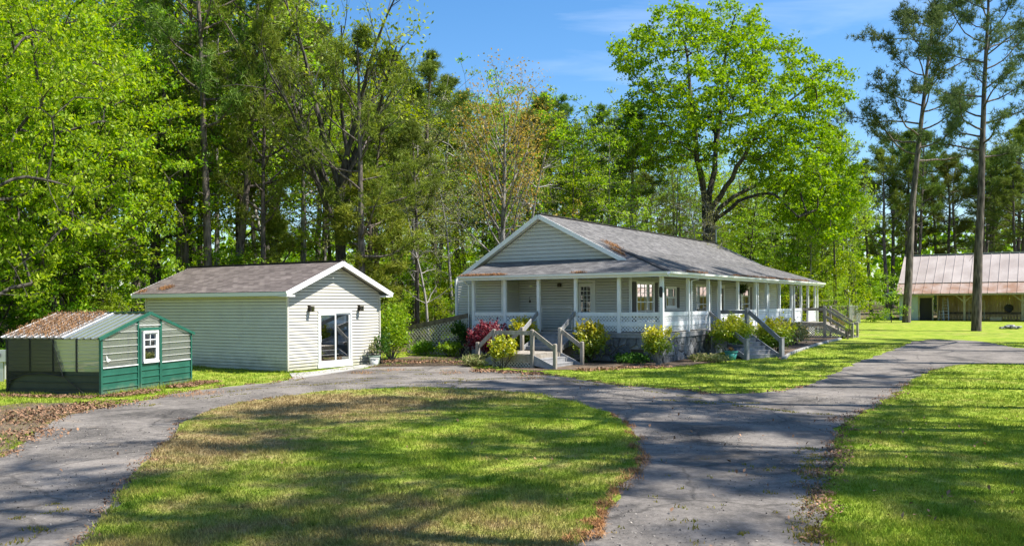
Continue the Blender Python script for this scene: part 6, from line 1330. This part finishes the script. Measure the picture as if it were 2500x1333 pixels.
# lantern on a stake by the far steps
x, y, z = G(2073, 823); t = thing('path_lantern', 'small dark stake lantern on a stone circle by the far steps', 'lantern', (x, y, z)); MB().tube([(0, 0, 0), (0, 0, .42)], .02, 6).build('stake', M['black'], t)
m = MB().lathe([(.10, .42), (.10, .44)], k=4).lathe([(.11, .86), (.11, .88), (.03, .95)], k=4)
for a in range(4): m.tube([(.09 * math.cos(a * 1.5708), .09 * math.sin(a * 1.5708), .43), (.09 * math.cos(a * 1.5708), .09 * math.sin(a * 1.5708), .87)], .012, 4)
m.build('lamp_cage', M['black'], t); MB().lathe([(.055, .45), (.055, .80)], k=8).build('lamp_glass', M['leaf_straw'], t)
for i in range(9): a = i * .7; r_ = .45 + .12 * (i % 2); bk = tag(MB().box((0, 0, 0), (.16, .12, .07), rz=a).build('stone', M['mortar'], None, bevel=.02), 'pale grey stone in the circle round the stake lantern', 'stone', 'stones round the stake lantern'); bk.location = (x + r_ * math.cos(a), y + r_ * math.sin(a), z + .03)
# stone edging of the garden bed by the side porch
eg = GP([(1912, 878), (1925, 868), (1945, 859), (1966, 852), (1988, 845), (2010, 839), (2032, 833), (2052, 829)])
for i in range(len(eg) - 1):
    a = Vector((*eg[i], 0)); b = Vector((*eg[i + 1], 0)); n = max(2, int((b - a).length / .45)); ang = math.atan2(b.y - a.y, b.x - a.x)
    for k_ in range(n):
        p = a.lerp(b, (k_ + .5) / n); o = tag(MB().box((0, 0, 0), ((b - a).length / n - .03, .14, .12), rz=ang + rw.gauss(0, .06)).build('edging_stone', M['mortar'], None, bevel=.02), 'pale edging stone along the curved bed beside the side porch', 'edging stone', 'edging stones of the curved bed'); o.location = (p.x, p.y, gz(p.y) + .05)
# heap of stones on the lawn at the right
x, y, z = G(2466, 803)
for i in range(22):
    a = rw.uniform(0, 6.28); r_ = rw.uniform(0, 1.0); sz = rw.uniform(.22, .45); o = tag(MB().box((0, 0, 0), (sz, sz * .7, sz * .38), rz=rw.uniform(0, 3), rx=rw.gauss(0, .2)).build('rock', M['mortar' if i % 3 else 'stone'], None, bevel=.03), 'flat grey rock in the low pile on the lawn before the barn', 'rock', 'rocks of the low pile'); o.location = (x + r_ * math.cos(a) * 1.0, y + r_ * math.sin(a) * .6, z + .08 + .16 * (1 - r_) * rw.random())
# wire fence and low pale roofed shelter behind the far steps
def fence_post(t, px, Y, h, r_=.045): x, y, z = at(px, Y); MB().tube([(x - t.location.x, y - t.location.y, 0), (x - t.location.x, y - t.location.y, h)], r_, 6).build('post', M['steel'], t); return Vector((x - t.location.x, y - t.location.y, 0))
fx = at(2074, 72); t = thing('wire_fence', 'grey wire fence with steel posts at the edge of the woods', 'fence', fx)
fp = [fence_post(t, px, Y, h) for px, Y, h in ((2010, 73, 1.75), (2074, 72, 2.25), (2079, 73.2, 1.75), (2099, 77, 1.95), (2092, 75.5, 1.6))]
fp = [fp[0], fp[1], fp[3]]
for a, b in zip(fp[:-1], fp[1:]):
    MB().tube([a + Z1 * 1.6, b + Z1 * 1.6], .03, 6).build('top_rail', M['steel'], t); m = MB(); n = int((b - a).length / .12)
    for i in range(-12, n + 1):
        for sg in (1, -1):
            t0 = max(0, -i) if sg == 1 else 0
            p0 = a.lerp(b, max(0, min(1, i / n))) ; p1_ = a.lerp(b, max(0, min(1, (i + 13) / n)))
            za, zb_ = (0.05, 1.58); fa = max(0, -i) / 13; fb = min(1, (n - i) / 13); z_ = lambda f: za + (zb_ - za) * f if sg == 1 else zb_ - (zb_ - za) * f
            m.beam(p0 + Z1 * z_(fa), p1_ + Z1 * z_(fb), .006, .006)
    tag(m.build('wire_mesh', M['steel'], t), kind='stuff')
sx = at(1975, 74); t = thing('low_shelter', 'low open shelter with flat pale roof behind the side porch', 'shelter', sx); MB().bx(-1.6, 2.0, -.8, 2.0, 1.98, 2.12).build('roof', M['barn_post'], t)
for x in (-1.5, .1, 1.9): MB().bx(x - .07, x + .07, -.7, -.56, 0, 1.98).build('post', M['barn_post'], t)
MB().bx(-1.6, 2.0, 1.6, 1.65, 0, 1.6).build('back_wall', M['wood_dark'], t); MB().bx(-1.5, 1.9, -.68, -.62, 1.55, 1.68).build('cross_rail', M['barn_post'], t)
# porch furniture: plant hanger, wreath
t = thing('plant_hanger', 'thin dark hooked plant hanger standing on the front porch', 'plant hanger', tuple(HW(.9, 6.35, FL)), RZ); MB().tube([(0, 0, 0), (0, 0, 1.45), (0, .02, 1.52), (0, .10, 1.56), (0, .42, 1.56), (0, .46, 1.50), (0, .42, 1.44)], .012, 6).build('pole', M['bronze'], t); MB().lathe([(.24, 0), (.24, .02), (.04, .05)], k=14).build('foot', M['bronze'], t)
MB().lathe([(.02, 1.28), (.06, 1.32), (.02, 1.42)], (0, .42, 0), 8).build('wind_bell', M['bronze'], t)
w3 = HW(13.4, .9, 3.05); t = shrub('hanging_fern', 'dark hanging basket of fern under the side porch ceiling', 0, 0, .75, .55, 'leaf_dark', 500, .12, 41, .0, 14, loc=tuple(w3), aspect=.2, stems=6, cat='hanging basket'); MB().lathe([(.05, -.02), (.18, .02), (.22, .16), (.20, .17), (.05, .05)], k=12).build('basket', M['black'], t); MB().tube([(0, 0, .1), (0, 0, .68)], .008, 5).build('hook', M['black'], t)
# pine trunk bases etc: litter of needles and leaves
def litter(name, label, spots, n, mat, size, aspect, seed, lift=.03, zf=None):
    r = np.random.default_rng(seed); Cs = []
    tot = sum(s_[4] for s_ in spots)
    for (x, y, rx, ry, wt_) in spots:
        k_ = int(n * wt_ / tot); a = r.uniform(0, 6.28, k_); q = np.sqrt(r.uniform(0, 1, k_)) * r.uniform(.7, 1.25, k_); X = x + q * rx * np.cos(a); Y = y + q * ry * np.sin(a); Cs.append(np.stack([X, Y, np.array([gz(v) for v in Y]) + lift + r.uniform(0, .03, k_)], axis=1))
    C = np.concatenate(Cs); V, Q = leaf_arrays(r, C, size, aspect, 2.5); return tag(np_obj(name, V, Q, M[mat]), label, 'litter', kind='stuff')
def edge_spots(pxs, rad, wt_=1.0): return [(G(*p)[0], G(*p)[1], rad, rad, wt_) for p in pxs]
ed = [(1490, 1012), (1510, 1030), (1531, 1053), (1548, 1070), (1558, 1095), (1564, 1118), (1556, 1135), (1540, 1158), (1525, 1180), (1505, 1202), (1488, 1230), (1468, 1258), (1450, 1282), (1432, 1303), (1415, 1325), (1400, 1333)]
sp_ = []
for (a, b) in zip(ed[:-1], ed[1:]):
    for k_ in range(3): p = G(a[0] + (b[0] - a[0]) * k_ / 3, a[1] + (b[1] - a[1]) * k_ / 3); sp_.append((p[0] + rw.gauss(0, .05), p[1] + rw.gauss(0, .06), rw.uniform(.04, .16), rw.uniform(.05, .2), rw.choice((.2, .5, 1.0, 2.0))))
litter('pine_needles', 'drift of rusty pine needles along the right edge of the oval lawn', sp_, 3200, 'needle_litter', .11, .07, 61, .05)
litter('dry_leaves', 'dry brown leaves heaped along the greenhouse front', [(*(gm @ Vector((x, -.35 - .1 * (i % 2), 0))).xy, .5, .3, 1.2) for i, x in enumerate((.2, .8, 1.4, 2.9, 3.5, 4.1, 4.5))] + [(*(gm @ Vector((-.35, y, 0))).xy, .35, .35, .7) for y in (.2, .9, 1.6, 2.4, 3.2)] + edge_spots([(40, 1030), (100, 1010), (170, 1000), (20, 1070), (250, 990)], 1.0, 1.2), 7000, 'leaf_litter', .065, .6, 62, .04)
litter('dry_leaves', 'dry brown leaves scattered in the bed along the porch', edge_spots([(925, 885), (960, 884), (1010, 886), (1060, 884), (1120, 886), (1180, 908), (1240, 910), (1300, 914), (1430, 905), (1480, 903), (1530, 899), (1600, 898)], .5), 2400, 'leaf_litter', .09, .6, 63, .035)
litter('pine_needles', 'rusty pine needles lying in the cracks of the back drive', edge_spots([(1180, 905), (1100, 912), (880, 912), (960, 905), (500, 962), (1290, 925), (430, 968)], .55), 1500, 'needle_litter', .11, .07, 64, .03)
def roof_litter(name, label, spots, n, seed, matrix, mat='needle_litter'):
    r = np.random.default_rng(seed); Cs = []
    for (p, ra, rb, ea, eb, wt_) in spots:
        k_ = int(n * wt_); a = r.uniform(0, 6.28, k_); q = np.sqrt(r.uniform(0, 1, k_)) * r.uniform(.6, 1.3, k_); Cs.append(np.array(p)[None] + (q * np.cos(a) * ra)[:, None] * np.array(ea)[None] + (q * np.sin(a) * rb)[:, None] * np.array(eb)[None] + np.array([0, 0, .03])[None] + r.uniform(0, .03, (k_, 1)) * np.array([0, 0, 1])[None])
    C = np.concatenate(Cs); C = np.array([tuple(matrix @ Vector(c)) for c in C]); V, Q = leaf_arrays(r, C, .14, .07, 2.0); return tag(np_obj(name, V, Q, M[mat]), label, 'litter', kind='stuff')
HMx = Matrix.Translation(C0) @ Matrix.Rotation(RZ, 4, 'Z')
ev = (1, 0, 0); em = (0, 1, ks); ep = (0, 1, KP); ef = (1, 0, KP)
roof_litter('pine_needles', 'rusty pine needles caught in the roof valley by the gable', [((2.3, 2.95, mz(2.95) + .02), .4, .6, ev, em, .15), ((3.3, 3.75, mz(3.75) + .02), .6, .45, ev, em, .14), ((4.6, 3.3, zs(2.9) + .02), .9, .18, ev, ep, .12), ((6.5, 3.4, zs(3.0)), .8, .12, ev, ep, .06)], 5200, 71, HMx)
rl = [((-.40, s_, EZ + .01), .10, .55, ef, (0, 1, 0), .1) for s_ in (9.2, 8.4, 7.7)] + [((-.4, 3.6, EZ + .01), .1, .35, ef, (0, 1, 0), .06)] + [((v_, -.38, EZ + .01), .8, .07, ev, ep, .05) for v_ in (2.4, 3.6, 8.5, 10, 11.5, 13, 14.5, 16, 17.5, 19, 20.5, 22)]
roof_litter('pine_needles', 'line of rusty pine needles in the gutters of the porch roof', rl, 5200, 72, HMx)
SMx = Matrix.Translation(SC) @ Matrix.Rotation(RZ, 4, 'Z')
roof_litter('pine_needles', 'small patches of rusty needles on the left end of the shed roof', [((.15, 7.2, 3.03 + rr * .55), .25, .4, (1, 0, rr), (0, 1, 0), .5), ((-.2, 8.3, 3.03 + rr * .2), .15, .3, (1, 0, rr), (0, 1, 0), .2)], 900, 73, SMx)
roof_litter('pine_needles', 'thick mat of brown pine needles on the left half of the greenhouse roof', [((x, y, GH + sl_ * x + .045), .38, .42, (1, 0, sl_), (0, 1, 0), .1) for x in (.2, .7, 1.2, 1.7) for y in (1.6, 2.2, 2.8)], 4200, 74, gm, 'roof_litter')
def along(pxs, n_, rad):
    o = []
    for a, b in zip(pxs[:-1], pxs[1:]):
        for k_ in range(n_): q = G(a[0] + (b[0] - a[0]) * (k_ + rw.random()) / n_, a[1] + (b[1] - a[1]) * (k_ + rw.random()) / n_); o.append((q[0] + rw.gauss(0, .08), q[1] + rw.gauss(0, .08), rw.uniform(.4, 1.3) * rad, rw.uniform(.4, 1.3) * rad, rw.choice((.2, .5, 1, 1.8))))
    return o
litter('verge_litter', 'brown crumbs of leaf and bark along the edges of the drive', along(IN_PX[2:], 9, .28) + along(OUT_PX[12:24], 6, .22) + along(OUT_PX[:12], 5, .25) + along(ISL_PX[:10], 5, .2), 9000, 'leaf_litter', .045, .5, 66, .022)
# ------------------------------------------------------------------ grass blades
from mathutils.geometry import intersect_point_line
def inside(poly, X, Y):
    px = np.array([p[0] for p in poly]); py = np.array([p[1] for p in poly]); n = len(px); c = np.zeros(len(X), bool); j = n - 1
    for i in range(n):
        q = ((py[i] > Y) != (py[j] > Y)) & (X < (px[j] - px[i]) * (Y - py[i]) / (py[j] - py[i] + 1e-12) + px[i]); c ^= q; j = i
    return c
dpoly = smooth_outline(drive, 1); ipoly = smooth_outline(island, 1)
r = np.random.default_rng(67); gx = r.uniform(-12, 14, 60000); gy = r.uniform(8.5, 31, 60000); ok = inside(dpoly, gx, gy) & ~inside(ipoly, gx, gy) & (np.sin(gx * .9 + 1.1 * np.sin(gy * .7)) * np.sin(gy * .8 + gx * .3) + r.normal(0, .35, 60000) > .35); C = np.stack([gx[ok], gy[ok], .018 + np.maximum(0, .0145 * (gy[ok] - 30))], 1)
M['grit'] = P('grit', (0.10, 0.09, 0.08), 0.9, (0.30, 0.27, 0.23), 20.0, island=0.5); V, Q = leaf_arrays(r, C, .022, .8, 2.5); tag(np_obj('loose_grit', V, Q, M['grit']), 'loose grit and pebbles lying on the worn drive', 'grit', kind='stuff')
hpoly = [HW(-.3, -.2)[:2], HW(26, -.2)[:2], HW(26, 13)[:2], HW(-.3, 13)[:2]]; spoly = [tuple((SMx @ Vector(q))[:2]) for q in ((0, 0, 0), (5.12, 0, 0), (5.12, 8.3, 0), (0, 8.3, 0))]; gpoly = [tuple((gm @ Vector(q))[:2]) for q in ((0, 0, 0), (GW, 0, 0), (GW, GL, 0), (0, GL, 0))]
def blades(name, label, n, Y0, Y1, h, wd, seed, power=1.0, mode='lawn'):
    r = np.random.default_rng(seed); Y = Y0 + (Y1 - Y0) * r.uniform(0, 1, n) ** power; X = r.uniform(-.64, .64, n) * Y
    isl = inside(ipoly, X, Y); dr = inside(dpoly, X, Y) & ~isl; ok = ~dr & ~inside(hpoly, X, Y) & ~inside(spoly, X, Y) & ~inside(gpoly, X, Y) & ~inside(bed1, X, Y) & ~inside(bed2, X, Y)
    X, Y, isl = X[ok], Y[ok], isl[ok]; Z = np.maximum(0, .0145 * (Y - 30)) + np.where(isl, .045, 0)
    return tuft(name, label, X, Y, Z, h, wd, r, 4)
def tuft(name, label, X, Y, Z, h, wd, r, nb, mat='blade'):
    n = len(X); C = np.repeat(np.stack([X, Y, Z], 1), nb, axis=0) + np.concatenate([r.normal(0, .035, (n * nb, 2)), np.zeros((n * nb, 1))], 1); m = len(C)
    a = r.uniform(0, 6.28, m); hh = h * r.uniform(.5, 1.4, m) * (1 + .45 * np.sin(C[:, 0] * 1.7 + 1.3 * np.sin(C[:, 1] * 1.1)) * np.sin(C[:, 1] * 2.1 + np.cos(C[:, 0] * .9) * 1.7)); ln = r.uniform(.2, .9, m) * hh; a2 = r.uniform(0, 6.28, m)
    sd = np.stack([np.cos(a), np.sin(a), np.zeros(m)], 1) * wd / 2; tip = C + np.stack([np.cos(a2) * ln, np.sin(a2) * ln, hh], 1)
    V = np.stack([C - sd, C + sd, tip], 1).reshape(-1, 3); return tag(np_obj(name, V, np.arange(3 * m).reshape(m, 3), M[mat]), label, 'grass', kind='stuff')
blades('lawn_grass', 'short mown grass blades of the near lawn', 62000, 8.6, 22, .05, .014, 81, 1.35)
blades('lawn_grass', 'short mown grass blades of the lawn around the house', 46000, 22, 48, .06, .022, 82, 1.2)
r = np.random.default_rng(88); q_ = [SMx @ Vector((-.06 - abs(r.normal(0, .10)), r.uniform(-.1, 8.3) ** 1.0, 0)) for _ in range(420)] + [SMx @ Vector((r.uniform(0, 1.2), -.06 - abs(r.normal(0, .12)), 0)) for _ in range(90)] + [gm @ Vector((-.08 - abs(r.normal(0, .1)), r.uniform(0, GL), 0)) for _ in range(200)] + [gm @ Vector((r.uniform(0, GW), -.08 - abs(r.normal(0, .1)), 0)) for _ in range(110)]
tuft('weeds', 'taller weeds along the feet of the shed and greenhouse', np.array([v.x for v in q_]), np.array([v.y for v in q_]), np.zeros(len(q_)), .13, .025, r, 5)
# tufts of grass in the cracks of the drive
r = np.random.default_rng(91); XS = []; YS = []
def crack(a, b, n, wob=.25):
    a = np.array(G(*a)[:2]); b = np.array(G(*b)[:2]); t = np.linspace(0, 1, n); w_ = np.cumsum(r.normal(0, wob / math.sqrt(n), n)); w_ -= t * w_[-1]; d = b - a; nn = np.array([-d[1], d[0]]) / np.linalg.norm(d); P_ = a + t[:, None] * d + w_[:, None] * nn * 1.2
    keep = r.uniform(0, 1, n) < np.clip(.55 + .6 * np.sin(np.arange(n) * .21 + r.uniform(0, 6)), .1, 1); XS.append(P_[keep, 0]); YS.append(P_[keep, 1])
for a, b, n in (((800, 912), (1100, 916), 120), ((820, 925), (1240, 926), 170), ((700, 940), (1000, 935), 120), ((560, 958), (900, 930), 150), ((1000, 940), (1230, 925), 90), ((1230, 912), (1420, 935), 90), ((1420, 935), (1720, 975), 120), ((1600, 978), (1850, 985), 110), ((480, 975), (620, 962), 60), ((1120, 925), (1090, 950), 50), ((900, 905), (1130, 905), 90), ((1700, 985), (1950, 1010), 80), ((330, 995), (430, 985), 40), ((1860, 1000), (2050, 1018), 70), ((1380, 900), (1260, 935), 60), ((610, 945), (760, 925), 70), ((50, 1270), (130, 1232), 60), ((30, 1330), (90, 1290), 40)): crack(a, b, n)
for _ in range(45):
    px = r.uniform(1480, 2010); py = r.uniform(1100, 1330); x, y, z = G(px, py)
    if inside(dpoly, np.array([x]), np.array([y]))[0] and not inside(ipoly, np.array([x]), np.array([y]))[0]: k_ = r.integers(1, 5); XS.append(x + r.normal(0, .03, k_)); YS.append(y + r.normal(0, .03, k_))
for _ in range(110):
    px = 2006 + abs(r.normal(0, 1)) * -28; py = r.uniform(1090, 1330); x, y, z = G(px, py); k_ = r.integers(2, 8); XS.append(x + r.normal(0, .07, k_)); YS.append(y + r.normal(0, .05, k_))
X = np.concatenate(XS); Y = np.concatenate(YS); M['crack_grass'] = LEAF('crack_grass', [(0.13, 0.14, 0.02), (0.24, 0.22, 0.04), (0.30, 0.21, 0.07)], trans=.3, objvar=0)
tuft('crack_grass', 'yellow green grass growing in the cracks of the drive', X, Y, np.maximum(0, .0145 * (Y - 30)) + .012, .032, .02, r, 4, 'crack_grass')
litter('lawn_leaves', 'dry leaves and cones scattered over the lawn and drive', [(0, 15, 9, 8, 1), (5, 20, 9, 9, 1), (8, 14, 5, 6, 1)], 420, 'leaf_litter', .06, .6, 65, .05)
